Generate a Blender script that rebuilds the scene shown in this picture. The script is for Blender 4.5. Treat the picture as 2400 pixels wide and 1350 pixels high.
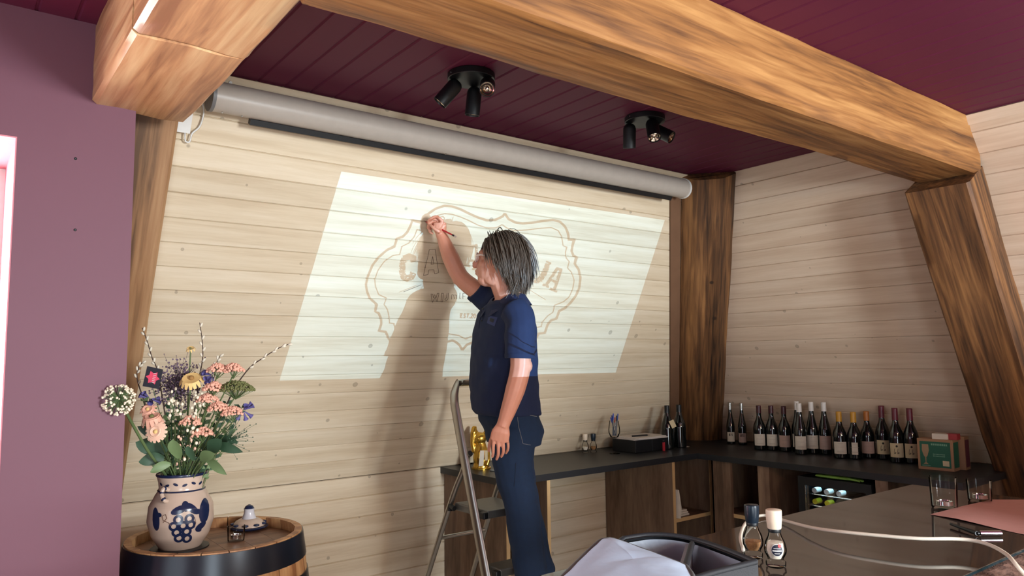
import bpy, bmesh, math, random
from math import sin, cos, pi, sqrt, atan2, radians, tan
from mathutils import Vector, Matrix, noise
random.seed(7)
for o in list(bpy.data.objects): bpy.data.objects.remove(o)
scene = bpy.context.scene
C = scene.collection

# ------------------------------------------------------------------ camera
EYE = 1.5
F_PX, PITCH, ROLL, YAW = 1731.1, .09493, -.01297, .91599
LEAN_M, LEAN_R = .5027, .5357
TM, TR = tan(LEAN_M), tan(LEAN_R)
r0 = Vector((sin(YAW), -cos(YAW), 0)); f0 = Vector((cos(YAW), sin(YAW), 0)); z0 = Vector((0, 0, 1))
FW = f0*cos(PITCH) + z0*sin(PITCH); UP0 = -f0*sin(PITCH) + z0*cos(PITCH)
RT = r0*cos(ROLL) + UP0*sin(ROLL); UP = -r0*sin(ROLL) + UP0*cos(ROLL)
cam_d = bpy.data.cameras.new('camera'); cam = bpy.data.objects.new('camera', cam_d); C.objects.link(cam)
cam_d.sensor_width = 36; cam_d.lens = F_PX/2400*36; cam_d.clip_start = .02
cam.matrix_world = Matrix(((RT.x, UP.x, -FW.x, 0), (RT.y, UP.y, -FW.y, 0), (RT.z, UP.z, -FW.z, EYE), (0, 0, 0, 1)))
scene.camera = cam

# ------------------------------------------------------------------ world and lights
scene.view_settings.view_transform = 'Standard'
scene.view_settings.look = 'None'
scene.view_settings.gamma = 1
scene.view_settings.use_curve_mapping = False
scene.view_settings.exposure = 0.12
w = bpy.data.worlds.new('sky'); scene.world = w; w.use_nodes = True
w.node_tree.nodes['Background'].inputs[0].default_value = (.80, .90, 1.0, 1)
w.node_tree.nodes['Background'].inputs[1].default_value = 3.2

w.cycles.sampling_method = 'NONE'
scene.cycles.use_adaptive_sampling = False
scene.cycles.max_bounces = 6; scene.cycles.diffuse_bounces = 3; scene.cycles.glossy_bounces = 2; scene.cycles.transmission_bounces = 4; scene.cycles.transparent_max_bounces = 10

def area(name, loc, target, sx, sy, power, col):
    d = bpy.data.lights.new(name, 'AREA'); d.shape = 'RECTANGLE'; d.size = sx; d.size_y = sy
    d.energy = power; d.color = col
    o = bpy.data.objects.new(name, d); C.objects.link(o); o.location = loc
    o.rotation_euler = (Vector(target)-Vector(loc)).to_track_quat('-Z', 'Y').to_euler()
    return o
# daylight entering through the windows of the rear wall and of the side wall (all out of frame)
area('daylight_rear_window', (1.95, -2.9, 1.7), (2.0, 3, 1.4), .7, 1.0, 270, (.86, .95, 1.0))
area('daylight_rear_door', (-1.1, -2.9, 1.05), (-.6, 3, .9), 1.3, 1.9, 70, (.80, .93, 1.0))
area('daylight_niche_window', (-.43, 3.3, 1.4), (-.3, 0, .6), 1.1, 1.5, 120, (1.0, .95, .96))
LAMP = Vector((1.94, .27, 1.46))                    # lens of the projector
pd = bpy.data.lights.new('projector_beam', 'SPOT'); pd.energy = 300; pd.color = (.30, .66, 1.0)
pd.spot_size = radians(80); pd.spot_blend = 0; pd.shadow_soft_size = .00002
po = bpy.data.objects.new('projector_beam', pd); C.objects.link(po); po.location = LAMP

# ------------------------------------------------------------------ geometry of the place
ZC = 2.553; ZK = .893; DM = 3.3; DR = 4.184        # ceiling, counter / knee height, wall distances at eye level
def Ym(z): return DM - TM*(z-EYE)                   # sloping main wall
def Xr(z): return DR - TR*(z-EYE)                   # sloping right wall
NM = Vector((0, -cos(LEAN_M), -sin(LEAN_M)))        # into the room
NR = Vector((-cos(LEAN_R), 0, -sin(LEAN_R)))
def ray(x, y): return RT*((x-1200)/F_PX) + UP*((675-y)/F_PX) + FW
EV = Vector((0, 0, EYE))
def onz(x, y, z): d = ray(x, y); return EV + d*((z-EYE)/d.z)
def onX(x, y, X): d = ray(x, y); return EV + d*(X/d.x)
def onY(x, y, Y): d = ray(x, y); return EV + d*(Y/d.y)
def onM(x, y, off=0):
    d = ray(x, y); return EV + d*((Vector((0, DM, 0)).dot(NM)+off)/d.dot(NM))
def dep(x, y, D): return EV + ray(x, y)*D

# ------------------------------------------------------------------ object helpers
WL = {}
def tag(o, label=None, cat=None, group=None, kind=None):
    if label: o['label'] = label
    if cat: o['category'] = cat
    if group: o['group'] = group
    if kind: o['kind'] = kind
    return o
def thing(name, loc, label=None, cat=None, group=None, kind=None):
    o = bpy.data.objects.new(name, None); C.objects.link(o); o.empty_display_size = .05
    o.location = loc; WL[o] = Vector(loc); return tag(o, label, cat, group, kind)
def link(name, me, mat, parent=None, smooth=None, center=True):
    """link world-space mesh data as one object with its origin at its own base"""
    if center and len(me.vertices):
        xs = [v.co.x for v in me.vertices]; ys = [v.co.y for v in me.vertices]; zs = [v.co.z for v in me.vertices]
        c = Vector(((min(xs)+max(xs))/2, (min(ys)+max(ys))/2, min(zs)))
        me.transform(Matrix.Translation(-c))
    else: c = Vector((0, 0, 0))
    o = bpy.data.objects.new(name, me); C.objects.link(o)
    if mat: me.materials.append(mat)
    if smooth is not None:
        for p in me.polygons: p.use_smooth = True
        if smooth < 179:
            try: me.set_sharp_from_angle(angle=radians(smooth))
            except Exception: pass
    WL[o] = c
    if parent: o.parent = parent; o.location = c - WL[parent]
    else: o.location = c
    return o
def dup(o, off, label=None, parent=None):
    c = o.copy(); C.objects.link(c)
    if parent is None:
        c.location = o.location + Vector(off); WL[c] = WL[o] + Vector(off)
        if label: c['label'] = label
    else: c.parent = parent; WL[c] = WL[parent] + o.location
    for ch in list(o.children): dup(ch, off, None, c)
    return c

class MB:
    def __init__(s): s.v = []; s.f = []
    def add(s, vs, fs):
        n = len(s.v); s.v += [Vector(v) for v in vs]; s.f += [tuple(i+n for i in f) for f in fs]; return s
    def box(s, a, b):
        x0, y0, z_0 = a; x1, y1, z1 = b
        return s.add([(x0, y0, z_0), (x1, y0, z_0), (x1, y1, z_0), (x0, y1, z_0), (x0, y0, z1), (x1, y0, z1), (x1, y1, z1), (x0, y1, z1)],
                     [(0, 3, 2, 1), (4, 5, 6, 7), (0, 1, 5, 4), (1, 2, 6, 5), (2, 3, 7, 6), (3, 0, 4, 7)])
    def bbox(s, a, b, r=.004):
        """box with chamfered edges"""
        bm = bmesh.new(); bmesh.ops.create_cube(bm, size=1)
        for v in bm.verts: v.co = Vector([(a[i]+b[i])/2 + v.co[i]*(b[i]-a[i]) for i in range(3)])
        bmesh.ops.bevel(bm, geom=bm.edges[:], offset=r, segments=2, affect='EDGES', profile=.5)
        bm.verts.index_update(); s.add([v.co.copy() for v in bm.verts], [[v.index for v in f.verts] for f in bm.faces]); bm.free(); return s
    def tube(s, pts, rad, n=8, cap=True, ref=None):
        pts = [Vector(p) for p in pts]; m = len(pts)
        if not isinstance(rad, (list, tuple)): rad = [rad]*m
        base = len(s.v); u = None
        for i, p in enumerate(pts):
            t = (pts[min(i+1, m-1)] - pts[max(i-1, 0)])
            t = t.normalized() if t.length > 1e-9 else Vector((0, 0, 1))
            if ref is not None: u = Vector(ref) - t*Vector(ref).dot(t)
            elif u is None: u = t.orthogonal()
            else: u = u - t*u.dot(t)
            if u.length < 1e-6: u = t.orthogonal()
            u.normalize(); v = t.cross(u)
            ra = rad[i]; ra, rb = ra if isinstance(ra, (list, tuple)) else (ra, ra)
            for k in range(n):
                a = 2*pi*k/n; s.v.append(p + u*(cos(a)*ra) + v*(sin(a)*rb))
        for i in range(m-1):
            for k in range(n):
                a = base+i*n+k; b = base+i*n+(k+1) % n
                s.f.append((a, b, b+n, a+n))
        if cap:
            s.f.append(tuple(base+n-1-k for k in range(n))); s.f.append(tuple(base+(m-1)*n+k for k in range(n)))
        return s
    def lathe(s, prof, c=(0, 0, 0), n=24, axis=None, cap=True):
        """profile of (radius, height) about an axis through c"""
        c = Vector(c); ax = Vector(axis or (0, 0, 1)).normalized(); u = ax.orthogonal().normalized() if axis else Vector((1, 0, 0)); v = ax.cross(u)
        base = len(s.v); m = len(prof)
        for r, h in prof:
            for k in range(n):
                a = 2*pi*k/n; s.v.append(c + ax*h + u*(cos(a)*r) + v*(sin(a)*r))
        for i in range(m-1):
            for k in range(n):
                a = base+i*n+k; b = base+i*n+(k+1) % n; s.f.append((a, b, b+n, a+n))
        if cap:
            if prof[0][0] > 1e-5: s.f.append(tuple(base+n-1-k for k in range(n)))
            if prof[-1][0] > 1e-5: s.f.append(tuple(base+(m-1)*n+k for k in range(n)))
        return s
    def prism(s, poly, d):
        """planar polygon (3d points) extruded by vector d"""
        poly = [Vector(p) for p in poly]; d = Vector(d); n = len(poly)
        nn = Vector((0, 0, 0))
        for i in range(n): nn += poly[i].cross(poly[(i+1) % n])
        if nn.dot(d) > 0: poly = poly[::-1]
        return s.add(poly + [p+d for p in poly], [tuple(range(n)), tuple(range(2*n-1, n-1, -1))] + [(i, i+n, (i+1) % n+n, (i+1) % n) for i in range(n)])
    def ball(s, c, r, ns=10, nr=7, axes=None):
        c = Vector(c); r = r if isinstance(r, (list, tuple)) else (r, r, r)
        A = axes or (Vector((1, 0, 0)), Vector((0, 1, 0)), Vector((0, 0, 1)))
        base = len(s.v)
        for i in range(1, nr):
            t = pi*i/nr
            for k in range(ns):
                a = 2*pi*k/ns
                s.v.append(c + A[0]*(r[0]*sin(t)*cos(a)) + A[1]*(r[1]*sin(t)*sin(a)) + A[2]*(r[2]*cos(t)))
        top = len(s.v); s.v.append(c + A[2]*r[2]); s.v.append(c - A[2]*r[2])
        for i in range(nr-2):
            for k in range(ns):
                a = base+i*ns+k; b = base+i*ns+(k+1) % ns; s.f.append((a, a+ns, b+ns, b))
        for k in range(ns):
            s.f.append((base+k, base+(k+1) % ns, top)); l = base+(nr-2)*ns; s.f.append((l+(k+1) % ns, l+k, top+1))
        return s
    def mesh(s, name='m'):
        me = bpy.data.meshes.new(name); me.from_pydata([tuple(v) for v in s.v], [], s.f); me.update(); return me
    def build(s, name, mat, parent=None, smooth=None): return link(name, s.mesh(name), mat, parent, smooth)

def remesh(mb, voxel, smooth_it=4, name='m', fn=None):
    me = mb.mesh('tmp'); o = bpy.data.objects.new('tmp', me); C.objects.link(o)
    m = o.modifiers.new('r', 'REMESH'); m.mode = 'VOXEL'; m.voxel_size = voxel
    if smooth_it:
        k = o.modifiers.new('s', 'SMOOTH'); k.iterations = smooth_it; k.factor = .5
    dg = bpy.context.evaluated_depsgraph_get(); ev = o.evaluated_get(dg)
    out = bpy.data.meshes.new_from_object(ev, depsgraph=dg); out.name = name
    bpy.data.objects.remove(o); bpy.data.meshes.remove(me)
    if fn:
        nr = [v.normal.copy() for v in out.vertices]; co = [v.co.copy() for v in out.vertices]
        new = [fn(c, n) for c, n in zip(co, nr)]
        out.vertices.foreach_set('co', [x for v in new for x in v]); out.update()
    return out

def smoothline(pts, n=6):
    """Catmull-Rom through 3d points"""
    P = [Vector(p) for p in pts]; P = [P[0]*2-P[1]] + P + [P[-1]*2-P[-2]]; out = []
    for i in range(1, len(P)-2):
        a, b, c, d = P[i-1:i+3]
        for k in range(n):
            t = k/n; out.append(.5*((2*b) + (c-a)*t + (2*a-5*b+4*c-d)*t*t + (3*b-a-3*c+d)*t**3))
    out.append(P[-2]); return out

# ------------------------------------------------------------------ materials
def newmat(name):
    m = bpy.data.materials.new(name); m.use_nodes = True; nt = m.node_tree
    return m, nt, nt.nodes['Principled BSDF']
def srgb(c):
    return tuple((x/255/12.92 if x/255 <= .04045 else ((x/255+.055)/1.055)**2.4) for x in c) + (1,)
def N(nt, t, **kw):
    n = nt.nodes.new(t)
    for k, v in kw.items():
        if hasattr(n, k) and k not in ('Scale',): setattr(n, k, v)
    return n
def plain(name, col, rough=.5, metal=0, noise_amt=.08, scale=30, bump=0, **kw):
    m, nt, b = newmat(name); c = srgb(col)
    b.inputs['Roughness'].default_value = rough; b.inputs['Metallic'].default_value = metal
    for k, v in kw.items(): b.inputs[k.replace('_', ' ')].default_value = v
    tc = N(nt, 'ShaderNodeTexCoord'); no = N(nt, 'ShaderNodeTexNoise'); no.inputs['Scale'].default_value = scale; no.inputs['Detail'].default_value = 4
    nt.links.new(tc.outputs['Object'], no.inputs['Vector'])
    mx = N(nt, 'ShaderNodeMix', data_type='RGBA')
    mx.inputs[6].default_value = tuple(x*(1-noise_amt) for x in c[:3])+(1,); mx.inputs[7].default_value = tuple(min(1, x*(1+noise_amt)) for x in c[:3])+(1,)
    nt.links.new(no.outputs['Fac'], mx.inputs[0]); nt.links.new(mx.outputs[2], b.inputs['Base Color'])
    if bump:
        bp = N(nt, 'ShaderNodeBump'); bp.inputs['Strength'].default_value = bump; bp.inputs['Distance'].default_value = .01
        nt.links.new(no.outputs['Fac'], bp.inputs['Height']); nt.links.new(bp.outputs[0], b.inputs['Normal'])
    return m
def glass(name, col=(255, 255, 255), rough=.02, ior=1.45):
    m, nt, b = newmat(name); out = nt.nodes['Material Output']; tr = N(nt, 'ShaderNodeBsdfTransparent'); gl = N(nt, 'ShaderNodeBsdfGlossy'); gl.inputs['Roughness'].default_value = rough
    tr.inputs[0].default_value = (.985, .99, .985, 1); lw = N(nt, 'ShaderNodeLayerWeight'); lw.inputs[0].default_value = .13; mx = N(nt, 'ShaderNodeMixShader')
    nt.links.new(lw.outputs['Fresnel'], mx.inputs[0]); nt.links.new(tr.outputs[0], mx.inputs[1]); nt.links.new(gl.outputs[0], mx.inputs[2]); nt.links.new(mx.outputs[0], out.inputs[0]); return m
def solid_glass(name, col=(255, 255, 255), rough=.02, ior=1.45):
    m, nt, b = newmat(name); b.inputs['Base Color'].default_value = srgb(col); b.inputs['Roughness'].default_value = rough
    b.inputs['IOR'].default_value = ior; b.inputs['Transmission Weight'].default_value = 1; return m
def wood(name, cols, axis=0, stretch=14, scale=3.0, rough=.55, streak=.5, knots=0.0, knot_scale=8, knot_col=(90, 70, 50), fine=.25, bump=.15, knot_r=.1):
    """grain along the object's local axis; cols = dark, mid, light (sRGB)"""
    m, nt, b = newmat(name); L = nt.links.new
    tc = N(nt, 'ShaderNodeTexCoord'); oi = N(nt, 'ShaderNodeObjectInfo')
    off = N(nt, 'ShaderNodeMath', operation='MULTIPLY'); off.inputs[1].default_value = 37.0; L(oi.outputs['Random'], off.inputs[0])
    av = N(nt, 'ShaderNodeVectorMath', operation='ADD'); L(tc.outputs['Object'], av.inputs[0]); L(off.outputs[0], av.inputs[1])
    mp = N(nt, 'ShaderNodeMapping'); sc = [stretch]*3; sc[axis] = 1; mp.inputs['Scale'].default_value = sc; L(av.outputs[0], mp.inputs['Vector'])
    n1 = N(nt, 'ShaderNodeTexNoise'); n1.inputs['Scale'].default_value = scale*.55; n1.inputs['Detail'].default_value = 5; n1.inputs['Distortion'].default_value = .25
    L(mp.outputs[0], n1.inputs['Vector'])
    n2 = N(nt, 'ShaderNodeTexNoise'); n2.inputs['Scale'].default_value = scale*3.2; n2.inputs['Detail'].default_value = 6; n2.inputs['Distortion'].default_value = .5
    L(mp.outputs[0], n2.inputs['Vector'])
    rp = N(nt, 'ShaderNodeValToRGB'); e = rp.color_ramp.elements
    e[0].position = .37; e[0].color = srgb(cols[0]); e[1].position = .66; e[1].color = srgb(cols[2]); x = e.new(.5); x.color = srgb(cols[1])
    mixf = N(nt, 'ShaderNodeMix', data_type='FLOAT'); mixf.inputs[0].default_value = fine; L(n1.outputs['Fac'], mixf.inputs[2]); L(n2.outputs['Fac'], mixf.inputs[3])
    L(mixf.outputs[0], rp.inputs[0]); col = rp.outputs[0]
    # broad tone difference from piece to piece
    hs = N(nt, 'ShaderNodeHueSaturation'); mr = N(nt, 'ShaderNodeMapRange'); L(oi.outputs['Random'], mr.inputs[0]); mr.inputs[3].default_value = 1-.12*streak; mr.inputs[4].default_value = 1+.12*streak
    L(mr.outputs[0], hs.inputs['Value']); L(col, hs.inputs['Color']); col = hs.outputs[0]
    if knots:
        vo = N(nt, 'ShaderNodeTexVoronoi'); vo.inputs['Scale'].default_value = knot_scale; L(av.outputs[0], vo.inputs['Vector'])
        k = N(nt, 'ShaderNodeValToRGB'); ke = k.color_ramp.elements; ke[0].position = knot_r*.45; ke[0].color = (knots*.8,)*3+(1,); ke[1].position = knot_r*1.15; ke[1].color = (0, 0, 0, 1)
        y = ke.new(knot_r*.9); y.color = (knots,)*3+(1,)
        sx_ = N(nt, 'ShaderNodeSeparateColor'); L(vo.outputs['Color'], sx_.inputs[0]); mr2 = N(nt, 'ShaderNodeMapRange'); L(sx_.outputs[0], mr2.inputs[0]); mr2.inputs[3].default_value = .75; mr2.inputs[4].default_value = 2.6
        mu_ = N(nt, 'ShaderNodeMath', operation='MULTIPLY'); L(vo.outputs['Distance'], mu_.inputs[0]); L(mr2.outputs[0], mu_.inputs[1]); L(mu_.outputs[0], k.inputs[0]); mx = N(nt, 'ShaderNodeMix', data_type='RGBA'); L(k.outputs[0], mx.inputs[0]); L(col, mx.inputs[6]); mx.inputs[7].default_value = srgb(knot_col)
        col = mx.outputs[2]
    L(col, b.inputs['Base Color']); b.inputs['Roughness'].default_value = rough
    if bump:
        bp = N(nt, 'ShaderNodeBump'); bp.inputs['Strength'].default_value = bump; bp.inputs['Distance'].default_value = .004
        L(n2.outputs['Fac'], bp.inputs['Height']); L(bp.outputs[0], b.inputs['Normal'])
    return m

PINE = dict(stretch=18, scale=2.6, rough=.6, streak=.4, knots=.55, knot_scale=8.5, knot_col=(128, 112, 94), bump=.06)
M_pineX = wood('whitewashed_pine', ((203, 182, 153), (213, 194, 166), (221, 204, 179)), axis=0, **PINE)
M_pineY = wood('whitewashed_pine_side', ((202, 174, 150), (210, 184, 160), (218, 194, 172)), axis=1, **PINE)
M_seam = plain('dark_seam', (70, 56, 44), .9)
TIM = dict(stretch=17, scale=1.1, fine=.36, bump=.3)
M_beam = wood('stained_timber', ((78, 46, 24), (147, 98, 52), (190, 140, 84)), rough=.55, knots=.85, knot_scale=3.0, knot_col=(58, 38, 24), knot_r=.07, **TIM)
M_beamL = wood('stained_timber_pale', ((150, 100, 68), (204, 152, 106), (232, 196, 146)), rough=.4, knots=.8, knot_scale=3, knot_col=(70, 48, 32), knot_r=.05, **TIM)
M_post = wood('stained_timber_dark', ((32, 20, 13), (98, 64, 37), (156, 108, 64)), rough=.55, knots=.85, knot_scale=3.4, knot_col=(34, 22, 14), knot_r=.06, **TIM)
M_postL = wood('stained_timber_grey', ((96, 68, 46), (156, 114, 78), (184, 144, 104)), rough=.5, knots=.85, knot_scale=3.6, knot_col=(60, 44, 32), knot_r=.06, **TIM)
M_ceil = plain('maroon_paint', (98, 34, 60), .6, noise_amt=.06, scale=5, Specular_IOR_Level=.25)
M_red = plain('mauve_red_wall_paint', (106, 62, 77), .6, noise_amt=.03, scale=4, bump=.02)
M_reveal = plain('pink_reveal_plaster', (206, 130, 140), .7, noise_amt=.06, scale=60, bump=.1)
M_floor = wood('floor_boards', ((166, 156, 144), (186, 177, 165), (200, 192, 182)), axis=0, stretch=12, scale=2)
M_ply = wood('plywood', ((88, 66, 50), (116, 90, 71), (138, 112, 90)), axis=2, stretch=6, scale=3.0, rough=.55, knots=.8, knot_scale=5, knot_col=(40, 26, 16), fine=.3, knot_r=.06)
M_plyE = plain('plywood_edge', (196, 160, 112), .6)
M_black = plain('matt_black', (14, 17, 21), .45)
M_top = plain('dark_worktop', (30, 32, 36), .4, noise_amt=.12, scale=200)
M_white = plain('white_plastic', (228, 226, 222), .45)
M_case = plain('screen_case', (188, 177, 166), .38)
M_alu = plain('aluminium', (176, 172, 166), .32, 1.0, noise_amt=.1, scale=12)
M_steel = plain('chrome', (215, 215, 215), .12, 1.0)
M_lens = plain('lamp_reflector', (225, 215, 200), .15, 1.0)

# ================================================================== structure
MB().box((-2.6, -3.1, -.06), (5.4, 4.2, 0)).build('floor', M_floor)['kind'] = 'structure'

# ceiling: backing slab and grooved boards that run towards the sloping wall
ceil = MB().box((-2.5, -3.0, ZC+.022), (3.62, 2.80, ZC+.06)).build('ceiling', M_ceil); ceil['kind'] = 'structure'
PIT = .1025
def ceil_board():
    prof = [(0, .021), (0, .005), (.005, 0), (PIT-.009, 0), (PIT-.007, .004), (PIT-.004, .004), (PIT, .005), (PIT, .021)]
    return MB().prism([(x, -3.0, ZC+z) for x, z in prof], (0, 5.76, 0))
proto = None; x = .892-33*PIT
while x < 3.56:
    if proto is None:
        m = ceil_board()
        for v in m.v: v.x += x
        proto = m.build('board', M_ceil, ceil)
    else:
        b = proto.copy(); C.objects.link(b); b.location.x = proto.location.x + (x-px0)
    if proto and 'px0' not in globals(): px0 = x
    x += PIT

def plank_main(s_lo, s_hi, x_lo, top=False):
    u = Vector((0, -sin(LEAN_M), cos(LEAN_M))); O = Vector((0, DM, EYE)); g = .0045
    prof = [(s_lo, -.014), (s_lo, -.008), (s_lo+.0012, -.008), (s_lo+g, 0), (s_hi-.002, 0), (s_hi, -.003), (s_hi, -.014)]
    A = [O + u*s + NM*n + Vector((x_lo, 0, 0)) for s, n in prof]
    B = [O + u*s + NM*n for s, n in prof]
    for p in B: p.x = Xr(p.z)
    m = MB(); n = len(prof); m.add(A+B, [tuple(range(n-1, -1, -1)), tuple(range(n, 2*n))] + [(i, (i+1) % n, (i+1) % n+n, i+n) for i in range(n)])
    return m
def plank_right(s_lo, s_hi, y_lo):
    u = Vector((-sin(LEAN_R), 0, cos(LEAN_R))); O = Vector((DR, 0, EYE)); g = .0045
    prof = [(s_lo, -.014), (s_lo, -.008), (s_lo+.0012, -.008), (s_lo+g, 0), (s_hi-.002, 0), (s_hi, -.003), (s_hi, -.014)]
    A = [O + u*s + NR*n + Vector((0, y_lo, 0)) for s, n in prof]
    B = [O + u*s + NR*n for s, n in prof]
    for p in B: p.y = Ym(p.z)
    m = MB(); n = len(prof); m.add(A+B, [tuple(range(n)), tuple(range(2*n-1, n-1, -1))] + [(i, i+n, (i+1) % n+n, (i+1) % n) for i in range(n)])
    return m
XL = .27
P = lambda z, o: Vector((0, Ym(z), z)) + NM*o
bk = [P(ZC+.05, -.02), P(ZK, -.02), Vector((0, Ym(ZK)+.02, 0)), Vector((0, Ym(ZK)+.06, 0)), P(ZK, -.06), P(ZC+.05, -.06)]
wall_main = MB().prism([p+Vector((XL, 0, 0)) for p in bk], (4.3, 0, 0)).build('wall_back', M_seam); wall_main['kind'] = 'structure'
edges = [(ZC-EYE)/cos(LEAN_M)] + [1.1346-k*.10105 for k in range(0, 18)] + [(ZK-EYE)/cos(LEAN_M)]
for a, b in zip(edges, edges[1:]): plank_main(b, a, XL).build('plank', M_pineX, wall_main)
z = ZK
while z > .02:
    z2 = max(.0, z-.104); g = .004; Y = Ym(ZK)
    prof = [(z2, .014), (z2, .006), (z2+g, 0), (z-g, 0), (z, .006), (z, .014)]
    MB().prism([(XL, Y+n, s) for s, n in prof], (Xr(ZK)-XL, 0, 0)).build('plank', M_pineX, wall_main); z = z2
Q = lambda z, o: Vector((Xr(z), 0, z)) + NR*o
bk = [Q(ZC+.05, -.02), Q(ZK, -.02), Vector((Xr(ZK)+.02, 0, 0)), Vector((Xr(ZK)+.06, 0, 0)), Q(ZK, -.06), Q(ZC+.05, -.06)]
wall_right = MB().prism([p+Vector((0, -3.0, 0)) for p in bk], (0, 6.65, 0)).build('wall_right', M_seam); wall_right['kind'] = 'structure'
edges = [(ZC-EYE)/cos(LEAN_R)] + [1.2386-k*.10325 for k in range(1, 19)] + [(ZK-EYE)/cos(LEAN_R)]
for a, b in zip(edges, edges[1:]):
    if a-b > .01: plank_right(b, a, -3.0).build('plank', M_pineY, wall_right)
z = ZK
while z > .02:
    z2 = max(.0, z-.104); g = .004; X = Xr(ZK)
    prof = [(z2, .014), (z2, .006), (z2+g, 0), (z-g, 0), (z, .006), (z, .014)]
    MB().prism([(X+n, -3.0, s) for s, n in prof], (0, 3.0+Ym(ZK), 0)).build('plank', M_pineY, wall_right); z = z2
# trim strips under the ceiling
t = MB(); o = Vector((0, Ym(ZC), ZC))
t.prism([o+NM*.0+Vector((.62, 0, 0)), o+NM*.016+Vector((.62, 0, 0)), P(ZC-.045, .016)+Vector((.62, 0, 0)), P(ZC-.045, 0)+Vector((.62, 0, 0))], (2.8, 0, 0))
t.build('trim_1', M_pineX)['kind'] = 'structure'
t = MB(); t.prism([Q(ZC, 0)+Vector((0, -3, 0)), Q(ZC, .014)+Vector((0, -3, 0)), Q(ZC-.04, .014)+Vector((0, -3, 0)), Q(ZC-.04, 0)+Vector((0, -3, 0))], (0, 4.3, 0))
t.build('trim_2', M_pineY)['kind'] = 'structure'

# mauve wall on the left with the deep window niche
RY = 2.54; JX = .14; JZ = 2.162
m = MB().box((JX, RY, 0), (.449, RY+.07, ZC)).box((-1.0, RY, JZ), (JX, RY+.07, ZC)).box((-1.0, RY, 0), (JX, RY+.07, .45)).box((-2.5, RY, 0), (-1.0, RY+.07, ZC)).box((.33, RY+.07, 0), (.449, 3.70, ZC))
wl = m.build('wall_left', M_red); wl['kind'] = 'structure'
m = MB().box((JX-.004, RY+.002, .454), (JX+.1, 3.02, JZ-.004)).box((-1.0, RY+.002, JZ-.004), (JX+.1, 3.02, JZ+.1)).box((-1.1, RY+.002, .35), (JX+.1, 3.02, .454)).box((-1.1, RY+.002, .454), (-.996, 3.02, JZ-.004))
m.build('window_reveal', M_reveal, wl)
for px, py in ((177, 372), (176, 539)):
    p = onY(px, py, RY); MB().lathe([(.0042, 0), (.004, .002), (.002, .003)], p, 10, (0, -1, 0)).build('screw_plug', M_black, wl)
# window frame and pane at the end of the niche
m_, nt, b_ = newmat('window_glass'); out = nt.nodes['Material Output']; tr = N(nt, 'ShaderNodeBsdfTransparent'); gl = N(nt, 'ShaderNodeBsdfGlossy'); gl.inputs['Roughness'].default_value = .02
mxs = N(nt, 'ShaderNodeMixShader'); mxs.inputs[0].default_value = .07; nt.links.new(tr.outputs[0], mxs.inputs[1]); nt.links.new(gl.outputs[0], mxs.inputs[2]); nt.links.new(mxs.outputs[0], out.inputs[0]); M_pane = m_
win = thing('window_1', (-.43, 3.0, .45), kind='structure')
fr = MB().box((-1.0, 2.98, .45), (-.94, 3.02, JZ)).box((.08, 2.98, .45), (JX, 3.02, JZ)).box((-.94, 2.98, .45), (.08, 3.02, .51)).box((-.94, 2.98, JZ-.06), (.08, 3.02, JZ)).box((-.46, 2.98, .51), (-.40, 3.02, JZ-.06))
fr.build('window_frame', M_white, win)
for xa, xb in ((-.94, -.46), (-.40, .08)): MB().box((xa, 2.998, .51), (xb, 3.002, JZ-.06)).build('pane', M_pane, win)
# rear wall and far side wall, with the windows the daylight comes from (out of frame)
def wall_hole(name, ax, at, lo, hi, w0, w1, z_0, z1, mat):
    m = MB()
    def bx(a0, a1, b0, b1):
        if ax == 'y': m.box((a0, at-.08, b0), (a1, at, b1))
        else: m.box((at-.08, a0, b0), (at, a1, b1))
    bx(lo, w0, 0, ZC); bx(w1, hi, 0, ZC); bx(w0, w1, 0, z_0); bx(w0, w1, z1, ZC)
    o = m.build(name, mat); o['kind'] = 'structure'; return o
wall_hole('wall_front', 'y', -3.0, .0, 6.0, 1.55, 2.35, 1.15, 2.25, M_pineX)
MB().box((-2.5, -3.08, 0), (-1.8, -3.0, ZC)).box((-.4, -3.08, 0), (0, -3.0, ZC)).box((-1.8, -3.08, 2.1), (-.4, -3.0, ZC)).build('wall_front_side', M_pineX)['kind'] = 'structure'
dr = thing('door_1', (-1.1, -3.04, 0), kind='structure'); MB().box((-1.8, -3.06, 0), (-1.7, -3.02, 2.1)).box((-.5, -3.06, 0), (-.4, -3.02, 2.1)).box((-1.7, -3.06, 0), (-.5, -3.02, .12)).box((-1.7, -3.06, 2.0), (-.5, -3.02, 2.1)).build('door_frame', M_white, dr); MB().box((-1.7, -3.042, .12), (-.5, -3.038, 2.0)).build('pane', M_pane, dr)
wall_hole('wall_side', 'x', -2.5, -3.0, 2.54, 0, 1.8, .55, 2.15, M_red)
n = 2
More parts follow.
